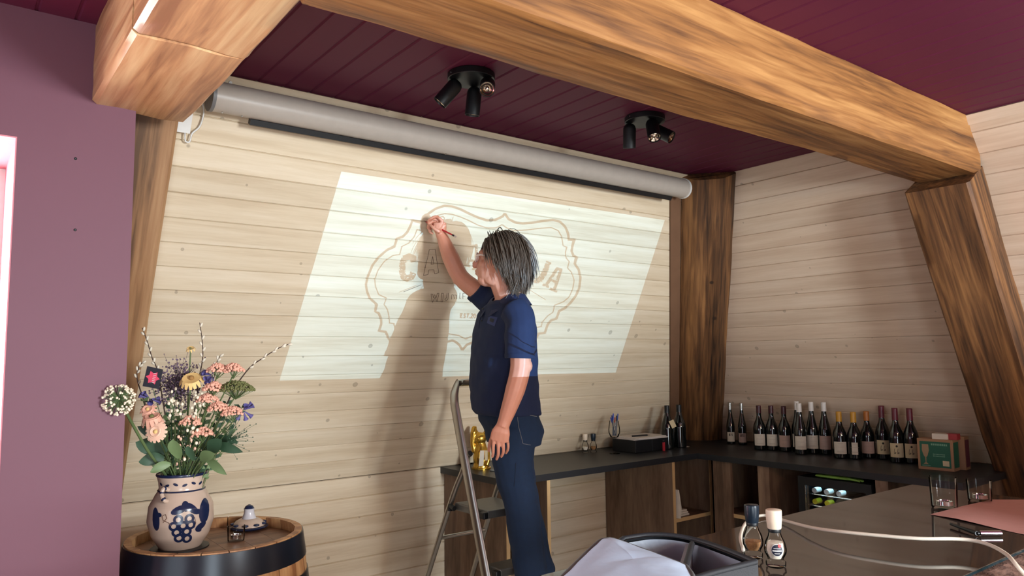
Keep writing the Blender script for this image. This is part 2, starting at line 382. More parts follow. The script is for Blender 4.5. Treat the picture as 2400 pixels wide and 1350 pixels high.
for nm, a, b in (('window_2', (1.55, -3.06, 1.15), (2.35, -3.02, 2.25)), ('window_3', (-2.56, 0, .55), (-2.52, 1.8, 2.15))):
    wn = thing(nm, ((a[0]+b[0])/2, (a[1]+b[1])/2, a[2]), kind='structure'); m = MB()
    if nm == 'window_2':
        m.box(a, (a[0]+.06, b[1], b[2])).box((b[0]-.06, a[1], a[2]), b).box((a[0]+.06, a[1], a[2]), (b[0]-.06, b[1], a[2]+.06)).box((a[0]+.06, a[1], b[2]-.06), (b[0]-.06, b[1], b[2])).box((1.93, a[1], a[2]+.06), (1.97, b[1], b[2]-.06))
        MB().box((a[0]+.06, -3.042, a[2]+.06), (1.93, -3.038, b[2]-.06)).build('pane', M_pane, wn); MB().box((1.97, -3.042, a[2]+.06), (b[0]-.06, -3.038, b[2]-.06)).build('pane', M_pane, wn)
    else:
        m.box(a, (b[0], a[1]+.06, b[2])).box((a[0], b[1]-.06, a[2]), b).box((a[0], a[1]+.06, a[2]), (b[0], b[1]-.06, a[2]+.06)).box((a[0], a[1]+.06, b[2]-.06), (b[0], b[1]-.06, b[2]))
        MB().box((-2.542, a[1]+.06, a[2]+.06), (-2.538, b[1]-.06, b[2]-.06)).build('pane', M_pane, wn)
    m.build('window_frame', M_white, wn)

# ================================================================== heavy timbers
def timber(name, p0, p1, ydir, section, mat, label, amp=.010, seed=0, step=.05):
    """hewn timber: section = list of (y, z) corners, swept from p0 to p1; local x runs along the grain"""
    p0 = Vector(p0); p1 = Vector(p1); L = (p1-p0).length; ex = (p1-p0)/L
    ey = Vector(ydir); ey = (ey - ex*ey.dot(ex)).normalized(); ez = ex.cross(ey)
    ring = []; n = len(section)
    for i in range(n):                                   # rounded arris, 5 points a side
        a = Vector(section[i]); b = Vector(section[(i+1) % n]); l = (b-a).length
        for t in (.012/l, .05/l+.03, .3, .5, .7, .97-.05/l, 1-.012/l): ring.append(a.lerp(b, t))
    m = MB(); nx = max(2, int(L/step)); k = len(ring)
    for i in range(nx+1):
        x = L*i/nx
        for q in ring:
            d = noise.noise(Vector((x*1.7+seed*9, q.x*7, q.y*7)))*amp + noise.noise(Vector((x*7+seed*5, q.x*22, q.y*22)))*amp*.35
            c = q*(1+d/max(.05, q.length)); m.v.append(Vector((x, c.x, c.y)))
    for i in range(nx):
        for j in range(k):
            a = i*k+j; b = i*k+(j+1) % k; m.f.append((a, a+k, b+k, b))
    m.f.append(tuple(range(k))); m.f.append(tuple(nx*k+j for j in range(k-1, -1, -1)))
    me = m.mesh(name); bm = bmesh.new(); bm.from_mesh(me); bmesh.ops.recalc_face_normals(bm, faces=bm.faces[:]); bm.to_mesh(me); bm.free()
    o = link(name, me, mat, None, 40, center=False)
    o.matrix_world = Matrix((( ex.x, ey.x, ez.x, p0.x), (ex.y, ey.y, ez.y, p0.y), (ex.z, ey.z, ez.z, p0.z), (0, 0, 0, 1)))
    WL[o] = p0; return tag(o, label, 'beam')
def rect(w, h): return [(-w/2, -h/2), (w/2, -h/2), (w/2, h/2), (-w/2, h/2)]
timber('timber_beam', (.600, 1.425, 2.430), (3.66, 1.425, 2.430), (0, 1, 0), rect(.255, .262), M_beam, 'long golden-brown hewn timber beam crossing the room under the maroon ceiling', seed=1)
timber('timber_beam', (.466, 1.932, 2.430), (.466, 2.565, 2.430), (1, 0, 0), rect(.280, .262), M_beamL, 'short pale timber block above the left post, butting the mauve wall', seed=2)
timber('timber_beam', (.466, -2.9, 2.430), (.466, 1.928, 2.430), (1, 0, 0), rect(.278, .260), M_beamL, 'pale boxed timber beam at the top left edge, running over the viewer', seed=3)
def pl(z): return Vector((.505, Ym(z), z)) + NM*.05
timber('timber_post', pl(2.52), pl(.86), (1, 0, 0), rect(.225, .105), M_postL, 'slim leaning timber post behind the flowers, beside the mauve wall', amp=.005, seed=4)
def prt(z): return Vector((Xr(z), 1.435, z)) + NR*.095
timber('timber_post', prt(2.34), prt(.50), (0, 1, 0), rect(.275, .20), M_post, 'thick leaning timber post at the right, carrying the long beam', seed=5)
hip0 = Vector((Xr(ZC-.004), Ym(ZC-.004), ZC-.004)); hip1 = Vector((Xr(ZK+.004), Ym(ZK+.004), ZK+.004)); hx = (hip1-hip0).normalized()
hy = Vector((1, 0, 0)); hy = (hy-hx*hy.dot(hx)).normalized(); hz = hx.cross(hy)
def hsec(offs):
    out = []
    for ox, oy in offs:
        v = Vector((ox, oy, 0)); v -= hx*v.dot(hx); out.append((v.dot(hy), v.dot(hz)))
    return out
cc = Vector((-.10, -.10, 0))
sec = hsec([(-.14, .10), (-.135, -.02), (-.02, -.125), (.10, -.12), (.10, .10)])
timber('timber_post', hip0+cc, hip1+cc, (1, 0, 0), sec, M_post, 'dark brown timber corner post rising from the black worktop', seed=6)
# corner board between the main wall planks and the post
def pc(z): return Vector((Xr(z)-.30, Ym(z), z)) + NM*.012
a = pc(ZC-.01); b = pc(ZK)
m = MB(); m.add([a+Vector((-.03, 0, 0)), a+Vector((.06, 0, 0)), a+Vector((.06, 0, 0))-NM*.012, a+Vector((-.03, 0, 0))-NM*.012, b+Vector((-.03, 0, 0)), b+Vector((.06, 0, 0)), b+Vector((.06, 0, 0))-NM*.012, b+Vector((-.03, 0, 0))-NM*.012],
                [(0, 1, 2, 3), (7, 6, 5, 4), (0, 4, 5, 1), (1, 5, 6, 2), (2, 6, 7, 3), (3, 7, 4, 0)])
m.build('trim_3', plain('brown_corner_board', (112, 80, 58), .6, noise_amt=.2, scale=8))['kind'] = 'structure'

# ================================================================== projection screen case under the ceiling
sc = thing('projection_screen_case', (2.0, 2.7, 2.45), 'long white roll-up projection screen case under the maroon ceiling', 'projection screen')
c0 = P(2.487, .062); 
def scx(x): return Vector((x, c0.y, c0.z))
XA, XB = .725, 3.315
prof = []
for k in range(20):
    a = 2*pi*k/20; ru = .056; rn = .060
    prof.append((cos(a)*ru, sin(a)*rn))
U = Vector((0, -sin(LEAN_M), cos(LEAN_M)))
m = MB()
for x in (XA, XB):
    for a, b in prof: m.v.append(scx(x) + U*a + NM*b)
n = len(prof)
for k in range(n): m.f.append((k, (k+1) % n, (k+1) % n+n, k+n))
m.f.append(tuple(range(n-1, -1, -1))); m.f.append(tuple(range(n, 2*n)))
m.build('case', M_case, sc, 40)
for x, s in ((XA, -1), (XB, 1)):
    m = MB(); q = [scx(x) + U*a*1.04 + NM*b*1.04 for a, b in prof]; m.prism(q, (s*.012, 0, 0)); m.build('end_cap', plain('grey_cap', (120, 118, 118), .5) if s < 0 else M_white, sc, 40)
m = MB(); q = scx(XA+.14) - U*.066 + NM*.010; m.prism([q - U*.010 - NM*.012, q - U*.010 + NM*.012, q + U*.012 + NM*.012, q + U*.012 - NM*.012], (XB-XA-.22, 0, 0)); m.build('weight_bar', M_black, sc)
for x in (XA+.03, XA+.10, XA+.98, XA+2.2): MB().lathe([(.004, 0), (.003, .002)], scx(x) - U*.045 + NM*.046, 8, NM).build('screw', M_alu, sc)
MB().lathe([(.007, 0), (.006, .003)], P(2.533, .018)+Vector((.79, 0, 0)), 10, NM).build('screw', M_white, sc)
jb = thing('junction_box', P(2.36, 0)+Vector((.64, 0, 0)), 'small white junction box with looped cable beside the left post top', 'junction box')
q = P(2.375, 0)+Vector((.632, 0, 0))
m = MB(); m.prism([q - U*.03, q + Vector((.045, 0, 0)) - U*.03, q + Vector((.045, 0, 0)) + U*.05, q + U*.05], NM*.03); m.build('box', M_white, jb)
cb = smoothline([q+Vector((.03, 0, 0))+NM*.02-U*.028, q+Vector((.035, 0, 0))+NM*.02-U*.06, q+Vector((.05, 0, 0))+NM*.02-U*.062, q+Vector((.055, 0, 0))+NM*.02-U*.03, q+Vector((.078, 0, 0))+NM*.015-U*.0, q+Vector((.085, 0, 0))+NM*.012+U*.05, q+Vector((.075, 0, 0))+NM*.012+U*.09], 5)
MB().tube(cb, .0032, 6).build('cable', M_white, jb, 60)

# ================================================================== ceiling spotlights
def spotlight(cx, cy, heads, label):
    t = thing('ceiling_spotlight', (cx, cy, ZC-.12), label, 'ceiling light', 'black three-headed ceiling spotlights')
    MB().lathe([(.086, 0), (.088, .002), (.088, .022), (.086, .024)], (cx, cy, ZC-.025), 40).build('base', M_black, t, 40)
    MB().lathe([(.003, 0), (.003, .003)], (cx-.087, cy+.005, ZC-.012), 8, (-1, 0, 0)).build('screw', M_steel, t)
    for (ox, oy, d) in heads:
        d = Vector(d).normalized(); p = Vector((cx+ox, cy+oy, ZC-.025)); k = p - Vector((0, 0, .024))
        hd = MB().lathe([(.004, -.022), (.016, -.020), (.024, -.012), (.028, .0), (.028, .085), (.0265, .0855), (.0255, .080)], k, 24, d, cap=False).build('lamp_head', M_black, t, 40)
        MB().tube([p + Vector((0, 0, .002)), k], .0065, 10).build('pivot', M_black, t, 40)
        ln = MB().lathe([(.0255, .079), (.021, .076), (.016, .079), (.010, .075), (.005, .079), (0.0001, .080)], k, 20, d, cap=False).build('lens', M_lens, hd, 20)
rt = r0; dn = Vector((0, 0, -1)); tocam = -f0
spotlight(1.505, 2.192, [(-.055, .028, -rt*.62+dn*.72), (.045, .045, dn*1.0-rt*.12+tocam*.05+f0*.2), (.035, -.055, tocam*.85+dn*.55)], 'black ceiling spotlight with three heads above the man')
spotlight(2.405, 2.155, [(-.045, .05, dn*1.0+f0*.25), (-.01, -.05, dn*.85+tocam*.5), (.065, -.005, rt*.72+dn*.55+tocam*.45)], 'black ceiling spotlight with three heads nearer the corner post')

# ================================================================== worktop and cupboards
TX0, TY0, TX1 = 2.262, 3.035, 3.775
WX, WY = Xr(ZK), Ym(ZK)
m = MB(); m.prism([(TX0, WY, ZK-.034), (TX0, TY0, ZK-.034), (TX1, TY0-.0, ZK-.034), (TX1+.03, 1.52, ZK-.034), (WX, 1.52, ZK-.034), (WX, WY, ZK-.034)], (0, 0, .034))
tag(m.build('worktop', M_top), 'dark L-shaped worktop along both panelled walls', 'worktop')
TH = .022; ZT = ZK-.035
def panel(o, a, b, mat=M_ply, name='panel'): return MB().box(a, b).build(name, mat, o)
FY = TY0+.015; BY = WY-.006
cu = thing('cupboard', (2.43, 3.3, 0), 'open plywood cupboard behind the stepladder, under the worktop end', 'cupboard')
panel(cu, (2.285, FY, 0), (2.285+TH, BY, ZT), name='side_panel'); panel(cu, (2.555, FY, 0), (2.555+TH, BY, ZT), name='side_panel')
panel(cu, (2.307, BY-.012, 0), (2.555, BY, ZT), name='back_panel')
for z in (.06, .40): panel(cu, (2.307, FY+.006, z), (2.555, BY-.012, z+TH), name='shelf')
for x in (2.285, 2.555): MB().box((x, FY-.003, 0), (x+TH, FY, ZT)).build('edge_strip', M_plyE, cu)
cu = thing('cupboard', (3.70, 3.3, 0), 'open plywood cupboard with a shelf, in the corner under the worktop', 'cupboard')
panel(cu, (3.552, FY, 0), (3.552+TH, BY, ZT), name='side_panel'); panel(cu, (3.905, FY, 0), (3.905+TH, BY, ZT), name='side_panel')
panel(cu, (3.574, BY-.012, 0), (3.905, BY, ZT), name='back_panel')
panel(cu, (3.574, 3.36, 0), (3.905, 3.372, ZT), name='back_panel')
for z in (.06, .495): panel(cu, (3.574, FY+.004, z), (3.905, 3.36, z+TH), name='shelf')
for z in (.495,): MB().box((3.574, FY, z), (3.905, FY+.004, z+TH)).build('edge_strip', M_plyE, cu)
for x in (3.552, 3.905): MB().box((x, FY-.003, 0), (x+TH, FY, ZT)).build('edge_strip', M_plyE, cu)
FX = 3.80; BX = WX-.006
cu = thing('cupboard', (4.1, 2.73, 0), 'open plywood cupboard with a shelf, left of the wine cooler', 'cupboard')
panel(cu, (FX, 2.915, 0), (BX, 2.915+TH, ZT), name='side_panel'); panel(cu, (FX, 2.545, 0), (BX, 2.545+.075, ZT), name='side_panel')
panel(cu, (FX, 2.81, 0), (FX+.02, 2.915, ZT), name='front_panel'); panel(cu, (4.25, 2.62, 0), (4.262, 2.915, ZT), name='back_panel')
for z in (.06, .53): panel(cu, (FX+.02, 2.62, z), (4.25, 2.915, z+TH), name='shelf'); 
MB().box((FX+.016, 2.62, .53), (FX+.02, 2.81, .53+TH)).build('edge_strip', M_plyE, cu)
cu = thing('cupboard', (4.1, 1.7, 0), 'open plywood cupboard right of the wine cooler, behind the glass table', 'cupboard')
panel(cu, (FX, 1.865, 0), (BX, 1.93, ZT), name='side_panel'); panel(cu, (FX, 1.55, 0), (BX, 1.55+TH, ZT), name='side_panel'); panel(cu, (4.3, 1.572, 0), (4.312, 1.865, ZT), name='back_panel')
for z in (.06, .5): panel(cu, (FX+.01, 1.572, z), (4.3, 1.865, z+TH), name='shelf')

# ================================================================== stepladder
LX0, LX1 = 1.90, 2.165
ld = thing('stepladder', (2.1, 2.85, 0), 'aluminium folding stepladder the man is standing on', 'ladder')
def fy(z): return 2.495 + .334*z
rail = [(LX0, fy(.02), .02), (LX0, fy(.6), .6), (LX0, fy(1.2), 1.2), (LX0+.004, fy(1.31), 1.31), (LX0+.022, fy(1.365), 1.362), (LX0+.05, fy(1.385)+.01, 1.384), ((LX0+LX1)/2, fy(1.39)+.012, 1.388),
        (LX1-.05, fy(1.385)+.01, 1.384), (LX1-.022, fy(1.365), 1.362), (LX1-.004, fy(1.31), 1.31), (LX1, fy(1.2), 1.2), (LX1, fy(.6), .6), (LX1, fy(.02), .02)]
MB().tube(smoothline(rail, 5), [(.013, .028)]*61, 12, ref=(1, .2, .3)).build('front_rail', M_alu, ld, 50)
for X, s in ((LX0, 1), (LX1, -1)):
    pts = [(X+.012*s, 2.815, 1.075), (X+.012*s, 2.845, 1.055), (X+.010*s, 2.875, .99), (X+.004*s, 2.99, .80), (X-.02*s, 3.39, .02)]
    MB().tube(smoothline(pts, 5), .0135, 10).build('rear_leg', M_alu, ld, 50)
    MB().box((X-.018, fy(0)-.03, 0), (X+.018, fy(0)+.04, .045)).build('rubber_foot', M_black, ld); MB().lathe([(.02, 0), (.018, .05)], (X-.02*s, 3.39, 0), 12).build('rubber_foot', M_black, ld, 40)
def tread(y0, y1, z, nm):
    st = MB().bbox((LX0+.022, y0, z-.035), (LX1-.022, y1, z), .006).build(nm, plain('tread_grey', (128, 126, 122), .5, .7), ld)
    for x in (LX0+.012, LX1-.012): MB().bbox((x-.014, y0-.004, z-.034), (x+.014, y0+.03, z-.004), .005).build('end_cap', M_black, st)
tread(2.70, 2.965, .835, 'platform')
for z in (.605, .375, .145): tread(fy(z)-.085, fy(z)+.03, z, 'step')
MB().tube([(LX0, 3.06, .66), (LX1, 3.06, .66)], .010, 8).build('rear_brace', M_alu, ld, 50)
MB().tube([(LX0-.001, 2.93, .815), (LX0-.001, 2.965, .823), (LX0-.001, 2.965, .80)], .012, 8).build('hinge', M_black, ld, 50)

# ================================================================== projector on its stand (right of the frame) and its slide
pr = thing('projector', LAMP - Vector((0, 0, .08)), 'black projector throwing the lettering onto the panelled wall', 'projector')
aim = (onM(1105, 655) - LAMP).normalized(); ax_ = aim.cross(Vector((0, 0, 1))).normalized(); ay_ = ax_.cross(aim); SD = .2
po.rotation_euler = aim.to_track_quat('-Z', 'Y').to_euler(); pd.spot_size = radians(58)
def slide(x, y, lift=0.0):
    d = onM(x, y) - LAMP; return LAMP + d*((SD-lift)/d.dot(aim))
hole = [(800, 402), (1558, 516), (1443, 873), (655, 892)]
outer = [LAMP + aim*SD + ax_*a*.125 + ay_*b*.125 for a, b in ((-1, 1), (1, 1), (1, -1), (-1, -1))]
m = MB(); m.add(outer + [slide(*h) for h in hole], [(0, 1, 5, 4), (1, 2, 6, 5), (2, 3, 7, 6), (3, 0, 4, 7)])
fp = m.build('slide_frame', M_black, pr)
def bplate(a0, a1, b0, b1, c0, c1):
    m = MB(); v = [LAMP + ax_*a + ay_*b + aim*c for a in (a0, a1) for b in (b0, b1) for c in (c0, c1)]
    return m.add(v, [(0, 1, 3, 2), (4, 6, 7, 5), (0, 4, 5, 1), (2, 3, 7, 6), (0, 2, 6, 4), (1, 5, 7, 3)])
h = .125; bb = MB()
for q in ((-h-.006, -h, -h, h, -.1, SD), (h, h+.006, -h, h, -.1, SD), (-h, h, -h-.006, -h, -.1, SD), (-h, h, h, h+.006, -.1, SD), (-h, h, -h, h, -.106, -.1)):
    t = bplate(*q); bb.add(t.v, t.f)
bb.build('body', M_black, pr)
st = thing('projector_stand', (LAMP.x, LAMP.y, 0), 'black tripod stand carrying the projector beside the bar table', 'stand')
pb = LAMP + aim*.05 - ay_*.135
MB().tube([(pb.x, pb.y, .55), tuple(pb-Vector((0, 0, .004)))], .014, 10).build('pole', M_black, st, 50)
for k in range(3):
    a = 2*pi*k/3+.4; MB().tube([(pb.x, pb.y, .62), (pb.x+.3*cos(a), pb.y+.3*sin(a), .0)], .011, 8).build('leg', M_black, st, 50)

c4 = lambda x, y: (600+x/2.4, 380+y/2.4)
art = MB(); rnd = random.Random(5)
def stroke(pts, wpx, worn=0.0, sub=3):
    """band of constant width along points given on the lettering as it falls on the wall"""
    P_ = [Vector(c4(*p)) for p in pts]
    if worn:
        Q_ = []
        for a, b in zip(P_, P_[1:]):
            k = max(1, int((b-a).length/1.3))
            Q_ += [a.lerp(b, i/k) for i in range(k)]
        P_ = Q_ + [P_[-1]]
    n = len(P_); rows = []; na = 6 if worn else 1
    for i in range(n):
        t = (P_[min(i+1, n-1)] - P_[max(i-1, 0)]).normalized(); nn = Vector((-t.y, t.x)); k = 1.0
        if 0 < i < n-1:
            t1 = (P_[i]-P_[i-1]).normalized(); k = 1/max(.45, abs(Vector((-t1.y, t1.x)).dot(nn)))
        rows.append([P_[i] + nn*((j/na-.5)*wpx*k) for j in range(na+1)])
    for i in range(n-1):
        for j in range(na):
            if worn:
                cx, cy = rows[i][j]; v = noise.noise(Vector((cx*.33, cy*.33, 3.7))) + .5*noise.noise(Vector((cx*.9, cy*.9, 1.1)))
                if v > worn or (j in (0, na-1) and rnd.random() < .10): continue
            q = [rows[i][j], rows[i+1][j], rows[i+1][j+1], rows[i][j+1]]
            art.add([slide(v.x, v.y, .0008) for v in q], [(0, 1, 2, 3)])
OUT_L = [(1400, 288), (1388, 305), (1345, 325), (1300, 328), (1250, 312), (1200, 290), (1150, 265), (1100, 248), (1060, 245), (1010, 262), (970, 290), (940, 318), (925, 338), (880, 328), (868, 360), (850, 395), (825, 420), (793, 430), (785, 455), (778, 475), (735, 495), (690, 535), (655, 580), (630, 640), (618, 690), (625, 730), (640, 765), (665, 788), (678, 800), (670, 840), (690, 850), (703, 880), (705, 910), (692, 948), (730, 955), (745, 990), (765, 1020), (790, 1042), (830, 1062), (900, 1072), (960, 1060), (1020, 1035), (1070, 1012), (1105, 1003), (1125, 1012), (1145, 1030), (1160, 1057)]
OUT_R = [(1400, 288), (1420, 320), (1460, 340), (1500, 345), (1560, 340), (1620, 330), (1670, 325), (1710, 335), (1740, 365), (1755, 400), (1760, 437), (1790, 437), (1780, 470), (1775, 500), (1785, 525), (1803, 535), (1793, 572), (1815, 605), (1825, 650), (1818, 710), (1800, 750), (1770, 790), (1740, 820), (1705, 838), (1690, 880), (1660, 890), (1640, 915), (1625, 960), (1590, 965), (1570, 1000), (1530, 1030), (1470, 1040), (1400, 1030), (1330, 1012), (1270, 1002), (1215, 1015), (1185, 1028), (1160, 1057)]
IN_L = [(1385, 352), (1350, 370), (1300, 370), (1250, 355), (1200, 330), (1150, 308), (1100, 293), (1060, 290), (1020, 300), (985, 325), (955, 372), (940, 385), (905, 380), (890, 420), (860, 455), (820, 475), (808, 520), (770, 525), (720, 560), (685, 610), (668, 660), (672, 700), (690, 745), (735, 765), (720, 800), (740, 830), (750, 880), (750, 905), (775, 908), (785, 950), (800, 985), (850, 1015), (920, 1020), (1000, 985), (1080, 965), (1140, 975), (1160, 985), (1180, 995)]
IN_R = [(1385, 352), (1410, 370), (1450, 385), (1520, 382), (1600, 372), (1660, 368), (1700, 385), (1720, 420), (1727, 470), (1748, 478), (1740, 510), (1745, 540), (1762, 560), (1752, 595), (1775, 620), (1790, 665), (1780, 720), (1760, 760), (1730, 785), (1680, 805), (1670, 845), (1640, 865), (1610, 900), (1605, 925), (1575, 930), (1545, 965), (1500, 985), (1400, 985), (1300, 965), (1220, 978), (1200, 985), (1180, 995)]
stroke(OUT_L, 5.6); stroke(OUT_R, 5.6); stroke(IN_L, 2.6); stroke(IN_R, 2.6)
WN = .52
stroke([(888, 562), (884, 540), (862, 531), (836, 541), (824, 570), (822, 615), (830, 645), (850, 655), (874, 645), (886, 622)], 14.8, WN)
stroke([(1220, 472), (1190, 585)], 7.0, WN); stroke([(1240, 468), (1236, 598)], 7.0, WN); stroke([(1202, 553), (1236, 557)], 6, WN); stroke([(1214, 472), (1246, 467)], 6, WN); stroke([(1174, 578), (1206, 586)], 6, WN); stroke([(1216, 598), (1250, 606)], 6, WN)
stroke([(1556, 528), (1528, 625)], 14.2, WN)
stroke([(1648, 560), (1618, 632), (1597, 662), (1572, 670), (1553, 652)], 13.0, WN)
stroke([(1694, 600), (1630, 695)], 7.5, WN); stroke([(1716, 604), (1676, 722)], 7.5, WN); stroke([(1655, 662), (1696, 678)], 6, WN); stroke([(1688, 597), (1722, 606)], 6, WN); stroke([(1612, 688), (1648, 702)], 6, WN); stroke([(1654, 712), (1694, 728)], 6, WN)
stroke([(1211, 768), (1219, 738)], 4.2); stroke([(1217, 744), (1228, 740), (1234, 746), (1236, 768)], 4.2)
stroke([(805, 732), (905, 692)], 1.4); stroke([(1512, 702), (1630, 775)], 1.4)
for L_ in ([(1163, 853), (1153, 853), (1150, 875), (1161, 875)], [(1152, 864), (1160, 864)], [(1181, 855), (1173, 853), (1170, 860), (1177, 866), (1175, 874), (1166, 874)], [(1185, 853), (1201, 853)], [(1193, 853), (1189, 876)], [(1200, 873), (1202, 876)],
           [(1209, 857), (1216, 853), (1221, 858), (1216, 866), (1207, 876), (1219, 876)], [(1230, 853), (1226, 858), (1224, 870), (1229, 876), (1235, 871), (1237, 859), (1230, 853)]): stroke(L_, 2.9)
art.build('slide_artwork', M_black, fp)

# pencil tracing already drawn on the planks, seen in the man's shadow
M_pencil = plain('graphite', (112, 92, 76), .7)
sk = MB()
def trace(pts, wpx=1.0):
    for a, b in zip(pts, pts[1:]):
        a = Vector(c4(*a)); b = Vector(c4(*b)); t = (b-a).normalized(); nn = Vector((-t.y, t.x))*wpx/2
        q = [a+nn, b+nn, b-nn, a-nn]; sk.add([onM(v.x, v.y, .0012) for v in q], [(0, 1, 2, 3)])
for L_ in ([(975, 492), (1008, 490), (1018, 560), (1028, 622), (1005, 628), (1000, 605), (972, 606), (968, 632), (942, 638), (952, 590), (966, 535), (975, 492)], [(984, 575), (1000, 573), (994, 530), (984, 575)],
           [(984, 742), (992, 790), (1008, 760), (1018, 786), (1030, 738), (1020, 738), (1014, 762), (1004, 745), (998, 764), (994, 742), (984, 742)], [(1044, 738), (1040, 785), (1050, 785), (1054, 738), (1044, 738)],
           [(1082, 736), (1080, 770), (1070, 780), (1062, 772), (1072, 762), (1074, 738)], [(1100, 772), (1102, 745), (1112, 748), (1116, 770)], [(1116, 748), (1128, 748), (1130, 770)], [(1148, 735), (1146, 768), (1152, 768)],
           [(1164, 770), (1164, 738), (1182, 738)], [(1164, 754), (1178, 754)], [(830, 730), (930, 690)]): trace(L_)
sk.build('pencil_tracing', M_pencil, wall_main)

# hanging lamp behind the viewer, with its warm bulb
lp_ = thing('pendant_lamp', (1.5, -1.5, 2.0), 'warm pendant lamp hanging behind the viewer', 'lamp')
MB().lathe([(.14, 2.06), (.135, 2.10), (.06, 2.2), (.02, 2.22)], (1.5, -1.5, 0), 28, cap=False).build('shade', M_black, lp_, 50); MB().tube([(1.5, -1.5, 2.22), (1.5, -1.5, ZC)], .004, 6).build('cord', M_black, lp_)
ld_ = bpy.data.lights.new('pendant_bulb', 'POINT'); ld_.energy = 50; ld_.color = (1.0, .72, .45); ld_.shadow_soft_size = .06
lo_ = bpy.data.objects.new('pendant_bulb', ld_); C.objects.link(lo_); lo_.location = (1.5, -1.5, 2.04)

# added zigzag blocker, out of frame, keeping daylight off the lower right wall
fs_ = thing('light_blocker', (3.35, .03, 0), 'dark zigzag light blocker added out of frame to shade the lower right wall', 'light blocker')
for k in range(4):
    x = 2.42+.41*k; dy = .05 if k % 2 else 0
    MB().add([(x, .02+dy, 0), (x+.405, .07-dy, 0), (x+.405, .09-dy, 0), (x, .04+dy, 0), (x, .02+dy, 1.52), (x+.405, .07-dy, 1.52), (x+.405, .09-dy, 1.52), (x, .04+dy, 1.52)], [(0, 3, 2, 1), (4, 5, 6, 7), (0, 1, 5, 4), (1, 2, 6, 5), (2, 3, 7, 6), (3, 0, 4, 7)]).build('panel', M_post, fs_)

# ================================================================== the man on the ladder
SHIFT = .13
def J(x, y, d): return dep(x, y, d-SHIFT) if x > 1060 else dep(x, y, d)      # body nearer the viewer than the raised hand
M_skin = plain('skin', (204, 138, 112), .5, noise_amt=.06, scale=40, Subsurface_Weight=.08)
M_polo = plain('navy_polo', (17, 29, 60), .9, noise_amt=.12, scale=90, bump=.04)
M_denim = plain('dark_denim', (9, 33, 60), .9, noise_amt=.22, scale=55, bump=.05)
M_hair = plain('brown_grey_hair', (80, 62, 49), .5, noise_amt=.45, scale=160)
M_sole = plain('black_shoe', (20, 20, 22), .5)
fF = (-r0*.87 - f0*.49).normalized()             # way the chest faces (towards picture left)
sF = Vector((-fF.y, fF.x, 0))                     # his left, towards the viewer
if sF.dot(f0) > 0: sF = -sF
man = None
def ring_body(m, rings, n=20):
    """rings: centre, half depth (front-back), half width, optional power"""
    base = len(m.v)
    for c, a, b in rings:
        for k in range(n):
            t = 2*pi*k/n; cs, sn = cos(t), sin(t)
            p = .82
            m.v.append(Vector(c) + fF*(a*abs(cs)**p*(1 if cs > 0 else -1)) + sF*(b*abs(sn)**p*(1 if sn > 0 else -1)))
    for i in range(len(rings)-1):
        for k in range(n):
            a = base+i*n+k; b = base+i*n+(k+1) % n; m.f.append((a, b, b+n, a+n))
    m.f.append(tuple(base+n-1-k for k in range(n))); m.f.append(tuple(base+(len(rings)-1)*n+k for k in range(n)))
DM_ = 3.33
def limb(m, pts, rad, n=12): m.tube(smoothline(pts, 4), [a+(b-a)*t/4 for a, b in zip(rad, rad[1:]) for t in range(4)] + [rad[-1]], n)
def chain(m, pts, rad, n=8):
    """capsule chain, rounded ends"""
    limb(m, pts, rad, n); m.ball(pts[0], rad[0], n, 6); m.ball(pts[-1], rad[-1], n, 6)

# --- head frame
hf = (-r0*.92 + f0*.30 + z0*.20).normalized()     # where the face looks: towards the raised hand
hs = hf.cross(z0).normalized(); hu = hs.cross(hf).normalized()   # hs: his right side (hf x up), hu: head up
HC = J(1173, 611, 3.322)
AX = (hf, hs, hu)
b = MB()
b.ball(HC + hu*.012 - hf*.012, (.100, .079, .108), 20, 14, AX)                # skull
b.ball(HC - hu*.045 + hf*.030, (.070, .062, .075), 16, 12, AX)               # face mass
b.ball(HC - hu*.092 + hf*.050, (.036, .044, .030), 12, 8, AX)                # chin and jaw
b.ball(HC - hu*.078 + hf*.005 - hs*.038, (.045, .020, .035), 10, 8, AX); b.ball(HC - hu*.078 + hf*.005 + hs*.038, (.045, .020, .035), 10, 8, AX)
b.ball(HC + hu*.018 + hf*.070, (.030, .058, .022), 12, 8, AX)                # brow
b.tube([HC + hf*.088 + hu*.008, HC + hf*.108 - hu*.022, HC + hf*.116 - hu*.036], [.010, .012, .013], 8)   # nose
b.ball(HC + hf*.112 - hu*.038, .0135, 8, 6)
b.ball(HC + hf*.094 - hu*.062, (.012, .026, .008), 8, 6, AX); b.ball(HC + hf*.091 - hu*.073, (.012, .023, .008), 8, 6, AX)   # lips
for s in (-1, 1):
    b.ball(HC - hf*.012 + hs*(s*.080) - hu*.014, (.018, .008, .031), 10, 8, AX)       # ear
    b.ball(HC + hf*.058 + hs*(s*.044) - hu*.030, (.022, .020, .020), 8, 6, AX)        # cheek
neck0 = J(1192, 702, 3.325); 
limb(b, [neck0 - z0*.03, neck0 + z0*.01, HC - hu*.075 - hf*.022, HC - hu*.03 - hf*.02], [.068, .060, .057, .055])
# --- trunk and legs (under the clothes)
SL = J(1221, 742, 3.17); SR = J(1150, 708, 3.49)
ring_body(b, [(J(1190, 700, DM_), .05, .06), (J(1186, 722, DM_), .065, .14), (J(1180, 775, DM_), .085, .15), (J(1178, 850, DM_), .09, .145), (J(1182, 930, DM_), .09, .14), (J(1195, 990, DM_), .08, .13)])
